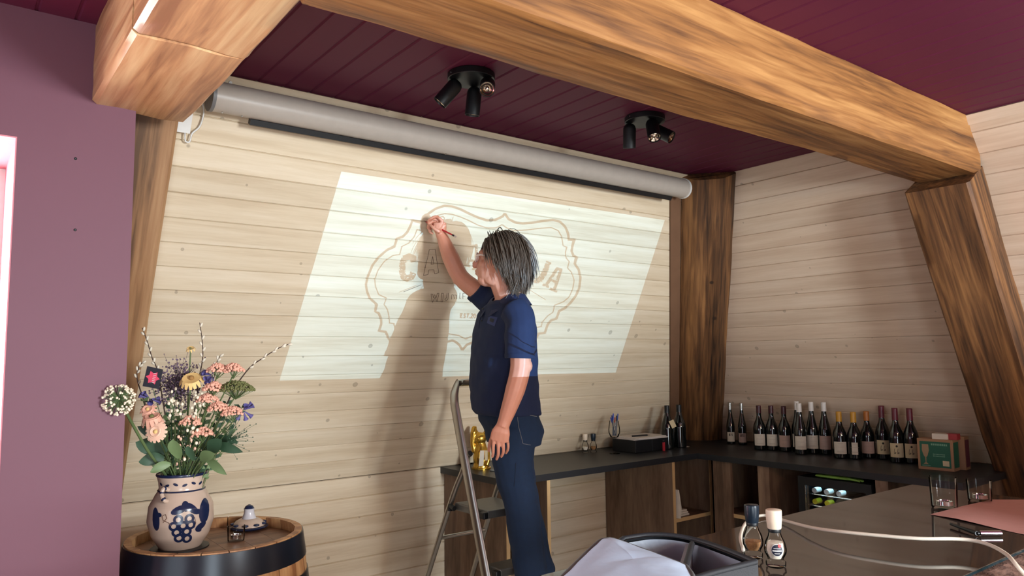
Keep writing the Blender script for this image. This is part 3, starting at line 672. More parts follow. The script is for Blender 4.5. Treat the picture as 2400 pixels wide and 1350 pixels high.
# --- left arm, hanging (nearest the viewer)
EL = J(1220, 858, 3.112); WLh = J(1183, 985, 3.085)
limb(b, [SL, J(1217, 800, 3.13), EL, J(1207, 915, 3.09), WLh, J(1177, 1002, 3.08)], [.046, .044, .042, .040, .027, .026])
b.ball(EL + r0*.014, .035, 10, 8)
# left hand: back of the hand to the viewer, thumb forward
def finger(pts, r): chain(b, [J(*p) for p in pts], [r, r*.95, r*.9, r*.8][:len(pts)], 8)
pal = [J(1179, 996, 3.080), J(1174, 1013, 3.075), J(1170, 1033, 3.080)]
b.tube(pal, [(.017, .026), (.016, .038), (.011, .040)], 12, ref=-f0)
finger([(1189, 1030, 3.087), (1191, 1043, 3.091), (1190, 1054, 3.105), (1186, 1062, 3.119)], .0068)
finger([(1178.5, 1035, 3.078), (1180, 1050, 3.081), (1179, 1062, 3.095), (1175, 1070, 3.111)], .0076)
finger([(1167.5, 1036, 3.076), (1168, 1053, 3.078), (1167.5, 1066, 3.091), (1164, 1076, 3.107)], .0079)
finger([(1157, 1032, 3.080), (1156, 1048, 3.083), (1156, 1061, 3.093), (1154, 1070, 3.107)], .0075)
finger([(1166, 1004, 3.093), (1155, 1022, 3.117), (1148, 1040, 3.133), (1146, 1056, 3.140)], .0092)
# --- right arm, raised to the wall
ER = J(1080, 650, 3.53); WR = J(1037, 556, 3.405)
limb(b, [SR, J(1118, 682, 3.505), ER, J(1056, 603, 3.408), WR, J(1032, 545, 3.408)], [.050, .044, .040, .040, .027, .025])
b.ball(ER - r0*.008 - z0*.004, .034, 10, 8)
tip = onM(993, 517, .002); rear = dep(1069, 555, 3.345)
ph = [J(1034, 548, 3.402), J(1031, 536, 3.402), J(1031, 521, 3.398)]
b.tube(ph, [(.018, .025), (.020, .032), (.016, .030)], 12, ref=f0)
finger([(1037, 518, 3.388), (1024, 508, 3.382), (1012, 511, 3.386), (1004, 517, 3.400)], .0078)      # index along the pencil
finger([(1031, 516, 3.404), (1015, 513, 3.400), (1005, 521, 3.404), (1006, 530, 3.406)], .0080)
finger([(1027, 523, 3.414), (1010, 523, 3.414), (1003, 533, 3.412), (1009, 540, 3.408)], .0076)
finger([(1025, 532, 3.418), (1011, 534, 3.418), (1007, 543, 3.414), (1014, 547, 3.410)], .0068)
finger([(1036, 546, 3.392), (1026, 541, 3.374), (1016, 534, 3.376), (1009, 527, 3.390)], .0088)      # thumb under it
# --- legs inside the jeans, down to the shoes
HL = J(1203, 1010, 3.24); HR = J(1195, 1010, 3.42)
KL = J(1220, 1172, 3.20); KR = J(1226, 1175, 3.38)
AL = J(1243, 1352, 3.20); AR = J(1258, 1345, 3.36)
limb(b, [HL, KL, AL], [.058, .046, .036]); limb(b, [HR, KR, AR], [.058, .046, .036])
b.ball(AL, .042, 8, 6); b.ball(AR, .042, 8, 6)
me = remesh(b, .0034, 2, 'person')
man = link('person', me, M_skin, None, 179)
tag(man, 'man in navy polo and dark jeans on the stepladder, tracing lettering with a pencil', 'person')

def wrinkle(amp, sc, amp2=.0):
    def f(p, nn):
        d = noise.noise(Vector((p.x*sc, p.y*sc, p.z*sc*1.6)))*amp + noise.noise(Vector((p.x*sc*2.3+5, p.y*sc*2.3, p.z*sc*2.9)))*amp*.5
        return p + nn*d
    return f
# --- polo shirt
s = MB()
def tr(yf, xf, xb, lat, y=None):
    """torso ring from its front and back outline on the shirt"""
    c = J((xf+xb)/2, yf, DM_); h_ = (xb-xf)/2*(DM_-SHIFT)/F_PX; a = sqrt(max(.05**2, h_*h_-(lat*.49)**2))/.87; return (c, a, lat)
ring_body(s, [tr(706, 1152, 1224, .070), tr(718, 1134, 1238, .125), tr(735, 1122, 1246, .172), tr(770, 1112, 1252, .185), tr(830, 1105, 1254, .178), tr(890, 1102, 1256, .172), tr(935, 1105, 1260, .172), tr(960, 1108, 1261, .172), (J(1190, 971, DM_), .125, .170)], 28)
limb(s, [J(1206, 728, 3.20), J(1218, 748, 3.165), J(1219, 795, 3.135), J(1218, 838, 3.12)], [.062, .065, .062, .059], 14)
limb(s, [J(1166, 716, 3.46), J(1142, 700, 3.50), J(1117, 680, 3.500)], [.066, .064, .056], 14)
me = remesh(s, .0065, 5, 'polo_shirt', wrinkle(.006, 9))
polo = link('polo_shirt', me, M_polo, man, 179); polo['label'] = 'navy blue short-sleeved polo shirt'
# cuffs, collar, placket, chest badge
MB().tube([J(1218, 830, 3.1215), J(1217.8, 840, 3.1195)], [.0620, .0610], 28).build('sleeve_cuff', M_polo, polo, 50)
MB().tube([J(1122, 684, 3.502), J(1115, 678, 3.498)], [.0600, .0585], 28).build('sleeve_cuff', M_polo, polo, 50)
k = MB(); nrow = 22; cen = J(1188, 700, DM_)
M_collar = plain('navy_collar', (24, 32, 66), .8)
for i in range(nrow+1):
    t = 2*pi*i/nrow + .0; open_ = max(0, cos(t))          # opening at the front
    d = fF*cos(t) + sF*sin(t)
    top = cen + fF*(.062*cos(t)) + sF*(.072*sin(t)) + z0*(.020 - .040*open_**2)
    mid = cen + fF*(.078*cos(t)) + sF*(.086*sin(t)) + z0*(.016 - .046*open_**2)
    low = cen + fF*(.104*cos(t)+.014*open_**4) + sF*(.124*sin(t)) + z0*(-.030 - .060*open_**3)
    k.v += [top, mid, low, low - d*.004]
for i in range(nrow):
    if i in (0, nrow-1): continue
    for j in range(3): a = i*4+j; k.f.append((a, a+4, a+5, a+1))
k.build('collar', M_collar, polo, 60)
pl_ = MB(); q0 = J(1148, 722, 3.25); 
bdg = MB(); bc = J(1155, 751, 3.185); bu = z0*.93 + fF*.10; bs = (f0*-.35 + r0*.93)
for sc_, li in ((.024, .0), (.011, .003)):
    bdg.add([bc + r0*(x*sc_) + (z0+r0*-.18)*(y*sc_*.9) - f0*li for x, y in ((-1, -1), (1, -1), (1, 1), (-1, 1))], [(0, 1, 2, 3)])
# --- jeans
jn = MB()
ring_body(jn, [(J(1189, 955, DM_), .108, .160), (J(1194, 985, DM_), .114, .166), (J(1204, 1010, DM_), .108, .166), (J(1203, 1040, DM_), .092, .160)], 24)
limb(jn, [J(1203, 1005, 3.26), J(1202, 1075, 3.24), KL, J(1232, 1255, 3.20), J(1242, 1330, 3.20), J(1246, 1400, 3.20)], [.098, .091, .073, .071, .069, .070], 16)
limb(jn, [J(1199, 1005, 3.42), J(1203, 1075, 3.41), KR, J(1243, 1255, 3.37), J(1262, 1330, 3.35), J(1268, 1392, 3.35)], [.098, .090, .072, .070, .068, .068], 16)
jn.ball(J(1235, 1000, 3.27), (.062, .07, .065), 12, 8)
def denim(p, nn):
    d = noise.noise(Vector((p.x*8, p.y*8, p.z*16)))*.007
    zz = p.z
    if zz < .62: d += .006*sin(zz*95 + p.x*30)*min(1, (.62-zz)*8)
    return p + nn*d
me = remesh(jn, .0065, 5, 'jeans', denim)
jeans = link('jeans', me, M_denim, man, 179); jeans['label'] = 'dark blue denim jeans'
M_stitch = plain('denim_stitch', (120, 120, 118), .8)
# belt, back pocket outline and loops laid on the jeans with a shrinkwrap
def on_surface(ob_me, ob_loc, pts, lift):
    from mathutils.bvhtree import BVHTree
    bm = bmesh.new(); bm.from_mesh(ob_me); bv = BVHTree.FromBMesh(bm); bm.free(); out = []
    for x, y in pts:
        d = ray(x, y).normalized(); h = bv.ray_cast(EV - ob_loc, d)
        if h[0] is not None: out.append(h[0] + ob_loc - d*lift)
    return out
def surf_line(ob, px_pts, r, name, mat, parent, lift=.001):
    P_ = []
    for a, b_ in zip(px_pts, px_pts[1:]):
        for i in range(10): P_.append((a[0]+(b_[0]-a[0])*i/10, a[1]+(b_[1]-a[1])*i/10))
    P_.append(px_pts[-1]); pts = on_surface(ob.data, WL[ob], P_, lift)
    if len(pts) > 3: MB().tube(pts, r, 5).build(name, mat, parent, 60)
surf_line(jeans, [(1212, 968), (1258, 976)], .0012, 'seam', M_stitch, jeans)
surf_line(jeans, [(1212, 972), (1216, 1002), (1226, 1040), (1244, 1043)], .0009, 'pocket_seam', M_stitch, jeans)
surf_line(jeans, [(1209, 1085), (1207, 1120), (1205, 1140)], .0011, 'seam', plain('denim_dark', (12, 24, 44), .9), jeans)
surf_line(jeans, [(1138, 962), (1140, 970), (1152, 974)], .0012, 'seam', M_stitch, jeans)
# chest badge: two nested patches on the shirt
def surf_patch(ob, quad, n, name, mat, parent, lift):
    pts = []
    for j in range(n+1):
        for i in range(n+1):
            u, v = i/n, j/n
            x = (quad[0][0]*(1-u)+quad[1][0]*u)*(1-v) + (quad[3][0]*(1-u)+quad[2][0]*u)*v
            y = (quad[0][1]*(1-u)+quad[1][1]*u)*(1-v) + (quad[3][1]*(1-u)+quad[2][1]*u)*v
            pts.append((x, y))
    P_ = on_surface(ob.data, WL[ob], pts, lift)
    if len(P_) == (n+1)**2:
        m = MB(); m.add(P_, [(j*(n+1)+i, (j+1)*(n+1)+i, (j+1)*(n+1)+i+1, j*(n+1)+i+1) for j in range(n) for i in range(n)]); return m.build(name, mat, parent, 60)
bg = surf_patch(polo, [(1146, 739), (1166, 744), (1159, 765), (1141, 757)], 6, 'chest_badge', plain('badge_blue', (32, 44, 92), .7), polo, .002)
if bg: surf_patch(polo, [(1149, 745), (1159, 748), (1156, 756), (1147, 753)], 4, 'badge_emblem', plain('badge_dark', (12, 16, 30), .7), bg, .003)
surf_line(polo, [(1129, 722), (1126, 745), (1122, 770)], .0016, 'placket', plain('navy_dark', (14, 18, 44), .8), polo)
for x, y in ((1130, 724), (1126, 752)):
    p = on_surface(polo.data, WL[polo], [(x+3, y)], .001)
    if p: MB().ball(p[0], .0045, 8, 5).build('button', M_black, polo, 60)
# --- shoes
for (x, y, d) in ((1248, 1398, 3.20), (1270, 1388, 3.35)):
    p = J(x, y, d); p.z = .378; fd = (fF*.35 + Vector((0, 1, 0))*.65).normalized(); m = MB()
    m.ball(p + fd*.06 + z0*.035, (.125, .046, .036), 14, 8, (fd, fd.cross(z0), z0)); m.ball(p - fd*.01 + z0*.06, (.055, .045, .058), 12, 8, (fd, fd.cross(z0), z0))
    sh = m.build('shoe', M_sole, man, 179)
    q = MB(); q.lathe([(1, 0), (1, .014)], (0, 0, 0), 20)
    for v in q.v: v.xyz = p + fd*(.055+v.x*.125) + fd.cross(z0)*(v.y*.046) + z0*v.z
    q.build('sole', M_black, sh, 40)
# --- hair: scalp cap and several hundred hanging locks, one mesh
h = MB(); hr = random.Random(11)
SC = HC + hu*.010 - hf*.010
def onskull(d, k=1.0): return SC + hf*(d[0]*.100*k) + hs*(d[1]*.079*k) + hu*(d[2]*.108*k)
crown = (-.30, 0, .95)
def outside(p, k):
    q = p - SC; x, y, zz = q.dot(hf)/.100, q.dot(hs)/.079, q.dot(hu)/.108; l = sqrt(x*x+y*y+zz*zz)
    if l < k: q = (hf*(x*.100) + hs*(y*.079) + hu*(zz*.108))*(k/max(l, 1e-6)); return SC + q
    return p
cnt = 0
def bare(x, y, zz):                                  # forehead, cheeks and the skin round the ears
    if zz < -.50: return True
    if x > .72 and zz < .62: return True
    if x > .40 and zz < .34: return True
    if x > .12 and zz < .10: return True
    return x > -.12 and zz < -.12
while cnt < 2100:
    d = Vector((hr.gauss(0, 1), hr.gauss(0, 1), hr.gauss(0, 1))).normalized()
    if bare(*d): continue
    cnt += 1
    p = onskull(d, 1.0); nrm = (hf*(d.x/.100) + hs*(d.y/.079) + hu*(d.z/.108)).normalized()
    sd = 1 if d.y > 0 else -1
    front = max(0, d.x)
    flow = -hf*(.55+.5*front) + hs*(sd*.45) - z0*.55           # swept back and down
    L = .105 + .035*hr.random() + .03*max(0, d.z)
    if d.x > .35 and d.z > .55 and hr.random() < .35: flow = hf*.9 + hs*hr.uniform(-.6, .6); L = .075   # loose fringe
    flow -= nrm*flow.dot(nrm); flow.normalize()
    jit = lambda a: Vector((hr.uniform(-a, a), hr.uniform(-a, a), hr.uniform(-a, a)))
    L *= hr.uniform(.72, 1.12); pts = [p]; v = (flow*.85 + nrm*(.40+.34*hr.random()) + jit(.18)).normalized(); lay = 1.02 + (.07 if d.y < 0 else .03)*hr.random()*(1-.4*front)
    for i in range(8):
        q = outside(pts[-1] + v*(L/8), lay if i > 0 else 1.03); pts.append(q)
        v = (v*.70 - z0*.26 + flow*.14 - nrm*.05 + jit(.06)).normalized()
    rr = .0012 + .0014*hr.random(); h.tube(pts, [rr*.8, rr, rr, rr, rr, rr*.9, rr*.75, rr*.5, rr*.15], 4, False)
cap = MB(); cap.ball(SC, (.1045, .0835, .1125), 28, 20, AX)
keep = []
for f in cap.f:
    c = sum((cap.v[i] for i in f), Vector())/len(f) - SC; x, y, zz = c.dot(hf)/.1045, c.dot(hs)/.0835, c.dot(hu)/.1125
    if not bare(x, y, zz): keep.append(f)
h.add(cap.v, keep)
hair = h.build('hair', M_hair, man, 60); hair['label'] = 'shaggy brown-grey hair over the ears'
# --- glasses
M_frame = plain('clear_acetate', (226, 200, 190), .15, 0, Alpha=1.0)
g = MB()
for s_ in (-1, 1):
    e = HC + hf*.100 + hs*(s_*.034) - hu*.004
    g.tube([e + hs*(.025*cos(2*pi*i/16)) + hu*(.020*sin(2*pi*i/16)) - hf*(.010*abs(cos(2*pi*i/16))*(1 if s_*cos(2*pi*i/16) > 0 else 0)) for i in range(17)], .0030, 6)
    g.tube([e + hs*(s_*.026) - hf*.010 + hu*.006, HC + hf*.06 + hs*(s_*.084) + hu*.006, HC + hf*.0 + hs*(s_*.092) + hu*.004, HC - hf*.02 + hs*(s_*.090) - hu*.016], [.0042, .0040, .0034, .0026], 6)
g.tube([HC + hf*.104 - hs*.010, HC + hf*.108, HC + hf*.104 + hs*.010], .0022, 6)
gl_ = g.build('glasses', M_frame, man, 60); gl_['label'] = 'glasses with a clear pinkish frame'
for s_ in (-1, 1):
    e = HC + hf*.0995 + hs*(s_*.034) - hu*.004
    MB().add([e + hs*(.024*cos(2*pi*i/16)) + hu*(.019*sin(2*pi*i/16)) - hf*(.009*abs(cos(2*pi*i/16))*(1 if s_*cos(2*pi*i/16) > 0 else 0)) for i in range(16)], [tuple(range(16))]).build('lens', M_pane, gl_)
# --- red pencil held in the right hand
pcl = thing('pencil', tip, 'red pencil held in the raised hand, its tip on the wall', 'pencil')
dv = (rear-tip).normalized(); Lp = (rear-tip).length
MB().tube([tip + dv*.020, tip + dv*(Lp-.022)], .0042, 6).build('shaft', plain('red_lacquer', (176, 20, 34), .3), pcl)
MB().tube([tip + dv*.006, tip + dv*.0205], [.0012, .0042], 6).build('cone', plain('bare_wood', (120, 62, 48), .7), pcl); MB().tube([tip, tip + dv*.0065], [.0004, .0013], 6).build('lead', M_black, pcl)
MB().tube([tip + dv*(Lp-.022), tip + dv*(Lp-.010)], .0044, 8).build('ferrule', M_black, pcl); MB().tube([tip + dv*(Lp-.010), tip + dv*Lp], .0040, 8).build('eraser', plain('rubber', (190, 170, 160), .8), pcl)

# ================================================================== barrel with vase, flowers and small ceramics
BC = dep(507, 1250, 2.55); BZ = BC.z; BX_, BY_ = BC.x, BC.y
M_oak = wood('barrel_oak', ((150, 100, 62), (190, 140, 92), (212, 166, 116)), axis=2, stretch=8, scale=4, rough=.5)
M_head = wood('barrel_head_oak', ((96, 64, 44), (128, 90, 64), (150, 112, 82)), axis=0, stretch=10, scale=4, rough=.45)
M_hoop = plain('black_hoop', (26, 30, 40), .28, .2)
br = thing('wine_barrel', (BX_, BY_, 0), 'oak wine barrel with black hoops standing beside the mauve wall', 'barrel')
def bR(z): return .322 - .038*((z/BZ-.5)*2)**2
NS = 22
for k in range(NS):
    a0 = 2*pi*k/NS+.006; a1 = 2*pi*(k+1)/NS-.006; m = MB(); zs = [BZ*i/12 for i in range(13)]
    for z in zs:
        for a, dr in ((a0, 0), ((a0+a1)/2, .001), (a1, 0), (a1, -.022), (a0, -.022)): m.v.append(Vector((BX_+(bR(z)+dr)*cos(a), BY_+(bR(z)+dr)*sin(a), z)))
    for i in range(12):
        for j in range(5): q = i*5+j; w_ = i*5+(j+1) % 5; m.f.append((q, w_, w_+5, q+5))
    m.f.append((4, 3, 2, 1, 0)); m.f.append(tuple(60+j for j in range(5))); m.build('stave', M_oak, br, 50)
for k in range(6):
    x0 = -.262 + k*.0873; x1 = x0+.0863; poly = []; R_ = .262
    for t in range(9): x = x0+(x1-x0)*t/8; poly.append((BX_+x, BY_+sqrt(max(0, R_*R_-x*x)), BZ-.052))
    for t in range(8, -1, -1): x = x0+(x1-x0)*t/8; poly.append((BX_+x, BY_-sqrt(max(0, R_*R_-x*x)), BZ-.052))
    MB().prism(poly, (0, 0, .018)).build('head_board', M_head, br)
for za, zb in ((BZ-.004, BZ-.085), (BZ-.135, BZ-.175), (BZ*.66, BZ*.66-.045), (.28, .235), (.085, .004)):
    MB().lathe([(bR(zb)+.0005, zb), (bR(zb)+.004, zb), (bR(za)+.004, za), (bR(za)-.001, za)], (BX_, BY_, 0), 48, cap=False).build('hoop', M_hoop, br, 40)
HZ = BZ-.034                                           # top of the barrel head
# --- vase
VP = dep(422, 1278, 2.50); VX, VY = VP.x, VP.y; VH = .262; VS = .94
M_cer = plain('cream_glaze', (196, 172, 154), .22, noise_amt=.05, scale=20); M_blue = plain('cobalt_glaze', (26, 36, 66), .22)
vs = thing('vase', (VX, VY, HZ), 'round cream vase painted with blue grapes and leaves, on the barrel', 'vase')
def vr(h):
    P_ = [(0, .066), (.01, .074), (.05, .098), (.10, .112), (.15, .108), (.19, .088), (.205, .078), (.215, .076), (.235, .078), (.25, .082), (.262, .084)]
    for (a, ra), (b, rb) in zip(P_, P_[1:]):
        if a <= h <= b: t = (h-a)/(b-a); t = t*t*(3-2*t)*.3+t*.7; return ra+(rb-ra)*t
    return P_[-1][1]
hs_ = [i*VH/40 for i in range(41)]
MB().lathe([(vr(x), x) for x in hs_] + [(vr(VH)-.006, VH), (vr(.2)-.008, .2), (vr(.1)-.008, .1), (.05, .012)], (VX, VY, HZ), 40).build('body', M_cer, vs, 50)
for ha, hb in ((.256, .266), (.203, .209)): MB().lathe([(vr(min(VH, (ha+hb)/2))+.001, ha), (vr(min(VH, (ha+hb)/2))+.0035, (ha+hb)/2), (vr(min(VH, (ha+hb)/2))+.001, hb)], (VX, VY, HZ), 40, cap=False).build('rim_band', M_blue, vs, 60)
vth = atan2(-VY, -VX)                                  # towards the viewer
def vpt(u, hh, lift=.0012):                            # u: metres to the right as seen, hh: height
    R_ = vr(hh); a = vth + u/R_; return Vector((VX+(R_+lift)*cos(a), VY+(R_+lift)*sin(a), HZ+hh))
def vpatch(pts, name='painted_leaf'):
    c = (sum(p[0] for p in pts)/len(pts), sum(p[1] for p in pts)/len(pts)); m = MB(); n_ = len(pts)
    rows = 4
    for q in range(rows+1):
        for p in pts: m.v.append(vpt(c[0]+(p[0]-c[0])*q/rows, c[1]+(p[1]-c[1])*q/rows))
    for q in range(rows):
        for i in range(n_): a = q*n_+i; b_ = q*n_+(i+1) % n_; m.f.append((a, b_, b_+n_, a+n_))
    m.build(name, M_blue, vs, 60)
def vring(u, hh, r, w_): 
    m = MB()
    for i in range(20):
        a = 2*pi*i/20; m.v += [vpt(u+cos(a)*(r-w_), hh+sin(a)*(r-w_)), vpt(u+cos(a)*r, hh+sin(a)*r)]
    for i in range(20): a = 2*i; b_ = 2*((i+1) % 20); m.f.append((a, a+1, b_+1, b_))
    m.build('painted_grape', M_blue, vs, 60)
def ell(u, hh, a, b_, rot=0, n=14): return [(u+a*cos(t)*cos(rot)-b_*sin(t)*sin(rot), hh+a*cos(t)*sin(rot)+b_*sin(t)*cos(rot)) for t in [2*pi*i/n for i in range(n)]]
for u, hh in ((-.008, .118), (.028, .118), (-.022, .096), (.008, .096), (.033, .096), (-.012, .074), (.020, .074), (-.004, .053), (.022, .048)): vring(u, hh, .0165, .0085)
vpatch(ell(-.006, .150, .028, .013, .35)); vpatch(ell(.036, .150, .030, .012, -.7)); vpatch(ell(.014, .160, .012, .018, .2)); vpatch(ell(.056, .138, .014, .009, -.3))
vpatch(ell(.085, .135, .024, .042, -.1)); vpatch(ell(.070, .085, .024, .012, .5)); vpatch(ell(.062, .072, .012, .007, -.2)); vpatch(ell(-.088, .12, .016, .040, .15)); vpatch(ell(-.076, .135, .012, .008, .0))
for k in range(12):
    a = k*.03-.17
    if abs(a) < .1: vpatch(ell(a, .229+.004*(k % 2), .009, .0045, .4*(-1)**k), 'painted_band')
for u0, pts in ((0, [(-.058, .11), (-.045, .125), (-.05, .138), (-.062, .132), (-.058, .118), (-.04, .11), (-.03, .10)]), (0, [(.045, .12), (.05, .10), (.046, .085)])):
    MB().tube([vpt(u, hh) for u, hh in pts], .0011, 5).build('painted_tendril', plain('brown_glaze', (110, 80, 66), .4), vs, 60)
hn = smoothline([vpt(-.045, .215, .0), vpt(-.05, .222, .018), vpt(-.052, .205, .024), vpt(-.05, .185, .014), vpt(-.048, .180, .0)], 5)
MB().tube(hn, .0075, 10).build('handle', M_cer, vs, 60)
for p in hn[4:18:5]: MB().ball(p, .0085, 8, 6).build('painted_band', M_blue, vs, 60)
MB().lathe([(.098, 0), (.098, .004), (.09, .005)], (VX, VY, HZ-.0005), 28).build('mat', M_black, vs, 40)
vs.location.z = HZ+.0005; vs.scale = (VS, VS, VS)

# --- flowers, each a thing standing in the vase
M_stem = plain('green_stem', (86, 104, 62), .6); M_leaf = plain('leaf_green', (54, 82, 58), .5, noise_amt=.2, scale=25); M_leafl = plain('leaf_pale_green', (104, 126, 82), .5, noise_amt=.15, scale=25)
M_peach = plain('peach_petal', (232, 172, 148), .7, noise_amt=.12, scale=60); M_peachl = plain('pale_peach_petal', (238, 192, 166), .7); M_cream = plain('cream_petal', (240, 226, 200), .7)
M_yel = plain('straw_petal', (226, 188, 122), .7); M_pur = plain('dusky_purple_petal', (112, 92, 112), .8); M_vio = plain('violet_petal', (92, 84, 140), .7); M_olive = plain('olive_umbel', (110, 112, 66), .8)
M_twig = plain('brown_twig', (64, 44, 36), .7); M_cat = plain('pussy_willow', (214, 204, 184), .8)
RD = random.Random(3); GF = 'cut flowers and branches in the painted vase'
neck_c = Vector((VX, VY, HZ+.18))
def fl(name, px, py, d, label, cat='flower', sx=None):
    p = dep(px, py, d); t = thing(name, (VX, VY, HZ+.2), label, cat, GF); u = max(-.058, min(.058, (px-422)/420*.12)); base = neck_c + r0*u*.8 + f0*RD.uniform(-.03, .03)
    return t, p, base
def stem(t, base, p, r=.0022, bend=.02, mat=None, name='stem'):
    mid = base.lerp(p, .5) + z0*bend*.5 + r0*(-(p-base).dot(r0)*.12); pts = smoothline([base - z0*.12 + (neck_c-base)*.3, base + z0*.03, mid, p], 5)
    MB().tube(pts, r, 6).build(name, mat or M_stem, t, 60); return (pts[-1]-pts[-3]).normalized()
def petal_ring(m, c, ax, n, r0_, r1, w_, droop=0.0, ph=0):
    ax = Vector(ax).normalized(); u = ax.orthogonal().normalized(); v = ax.cross(u)
    for k in range(n):
        a = 2*pi*k/n+ph+RD.uniform(-.1, .1); d = u*cos(a)+v*sin(a); s_ = ax.cross(d)
        p0 = c+d*r0_; p1 = c+d*(r0_*.35+r1*.65)+ax*(.004) ; p2 = c+d*r1-ax*droop
        m.add([p0-s_*w_*.3, p0+s_*w_*.3, p1+s_*w_*.5, p2+s_*w_*.28, p2-s_*w_*.28, p1-s_*w_*.5], [(0, 1, 2, 5), (5, 2, 3, 4)])
def daisy(px, py, d, r, label, mp, mc, n=14, droop=.006, face=None, name='daisy', layers=1):
    t, p, base = fl(name, px, py, d, label); ax = stem(t, base, p); ax = Vector(face) if face is not None else (ax*.5-f0*.8).normalized()
    m = MB()
    for l in range(layers): petal_ring(m, p+ax*(.003*l), ax, n, r*.15, r*(1-.22*l), r*.36, droop, l*.2)
    m.build('petals', mp, t, 60); MB().ball(p+ax*.004, (r*.22,)*3, 10, 6).build('flower_centre', mc, t, 60)
def umbel(px, py, d, rx, rz, label, mat, n=160, name='yarrow', sub=.004, dome=.5, sm=None):
    t, p, base = fl(name, px, py, d, label); ax = stem(t, base, p - z0*rz*2); m = MB(); q = MB(); hub = p - z0*(rz*2+.012)
    for k in range(n):
        a = RD.random()*2*pi; r = sqrt(RD.random()); c = p + r0*(rx*r*cos(a)) + f0*(rx*r*sin(a)) + z0*(rz*(1-r*r)*2-rz+RD.uniform(-.002, .002)); m.ball(c, (sub*RD.uniform(.7, 1.25),)*3, 6, 4)
        if k % 6 == 0: q.tube([hub, c], .0008, 4, False)
    m.build('florets', mat, t, 60)['kind'] = 'stuff'; tag(q.build('stalks', M_stem, t), kind='stuff')
# allium ball at the left
t, p, base = fl('allium', 279, 937, 2.24, 'white round allium head on a thick stalk, leaning far left over the vase'); stem(t, base, p, .0046, .0)
m = MB(); q = MB()
for k in range(260):
    d = Vector((RD.gauss(0, 1), RD.gauss(0, 1), RD.gauss(0, 1))).normalized(); e = p+d*(.040+.008*RD.random()); q.tube([p, e], .0006, 4, False); m.ball(e, (.0034*RD.uniform(.7, 1.3),)*3, 6, 4)
m.build('florets', M_cream, t, 60)['kind'] = 'stuff'; tag(q.build('stalks', M_leafl, t), kind='stuff')
# pussy willow branches
for L_, lb in (([(333, 768), (345, 800), (357, 840), (370, 872), (385, 960)], 'pussy willow twig standing up at the left of the bouquet'), ([(468, 756), (474, 800), (475, 840), (468, 880), (455, 970)], 'tall pussy willow twig standing up above the daisies'),
               ([(679, 806), (655, 815), (618, 838), (578, 870), (530, 950)], 'pussy willow twig arching out to the right of the bouquet'), ([(517, 832), (508, 850), (500, 890), (480, 970)], 'short pussy willow twig behind the peach yarrow'), ([(335, 848), (325, 862), (322, 890), (345, 960)], 'budding twig low at the left, beside the mauve wall')):
    p = dep(L_[0][0], L_[0][1], 2.50); t = thing('willow_twig', (VX, VY, HZ+.2), lb, 'branch', GF)
    pts = smoothline([dep(x, y, 2.50) for x, y in L_] + [neck_c - z0*.05], 6); MB().tube(pts, [.0012+.0014*i/len(pts) for i in range(len(pts))], 6).build('twig', M_twig, t, 60)
    m = MB()
    for i in range(1, int(len(pts)*.62), 2):
        tt = (pts[i-1]-pts[i]).normalized(); sd = r0*(1 if i % 4 == 1 else -1); c = pts[i]+sd*.005+tt*.003; m.ball(c, (.0046, .0046, .008), 8, 6, (tt.orthogonal().normalized(), tt.cross(tt.orthogonal().normalized()), (tt+sd*.4).normalized()))
    m.build('catkins', M_cat, t, 60)['kind'] = 'stuff'
# purple sea-lavender cloud
t, p, base = fl('sea_lavender', 415, 905, 2.52, 'dusky purple feathery cloud of sea lavender in the middle of the bouquet'); stem(t, base, p, .002)
m = MB(); q = MB()
for k in range(700):
    e = p + r0*RD.gauss(0, .036) + f0*RD.gauss(0, .025) + z0*RD.gauss(.002, .038); m.ball(e, (.0030*RD.uniform(.6, 1.4),)*3, 5, 4)
    if k % 3 == 0: q.tube([p + (e-p)*.2 - z0*.02, p+(e-p)*.6, e], .0006, 4, False)
m.build('florets', M_pur, t, 60)['kind'] = 'stuff'; q.build('stalks', plain('grey_purple_stalk', (92, 78, 84), .8), t)
umbel(553, 905, 2.47, .062, .016, 'wide olive-green flat umbel at the right of the bouquet', M_olive, 420, 'ammi_umbel', .0036)
for a in ((510, 862, 'peach yarrow head high up, left of the olive umbel'), (547, 862, 'peach yarrow head at the top right of the bouquet'), (500, 905, 'peach yarrow head just under the straw daisy, right of centre'), (487, 932, 'peach yarrow head in the middle of the bouquet'),
          (512, 952, 'peach yarrow head below the olive umbel'), (545, 962, 'peach yarrow head lowest at the right'), (446, 985, 'small peach yarrow head above the vase handle side'), (476, 1012, 'small peach yarrow head low in the middle')):
    umbel(a[0], a[1], 2.44, .034, .012, a[2], M_peach, 130, 'yarrow', .0046)
daisy(449, 888, 2.43, .040, 'straw-yellow daisy with drooping petals at the top of the bouquet', M_yel, plain('daisy_centre', (150, 110, 60), .8), 16, .014, (r0*.1-f0*.6+z0*.8))
daisy(447, 818, 2.50, .017, 'small dried daisy alone on a long stalk at the top', M_yel, M_olive, 10, .004, (r0*.1-f0*.5+z0*.8), 'dried_daisy')
daisy(366, 1012, 2.40, .036, 'pink-peach zinnia low at the left, facing the viewer', M_peachl, M_yel, 16, .002, (-f0*.95+z0*.2), 'zinnia', 3)
daisy(356, 978, 2.42, .036, 'peach zinnia with hanging petals above the facing one', M_peach, M_olive, 14, .022, (-f0*.4+z0*.8), 'zinnia', 2)
daisy(347, 960, 2.44, .028, 'small peach zinnia highest of the three at the left', M_peach, M_yel, 12, .004, (-f0*.7+z0*.5), 'zinnia', 2)
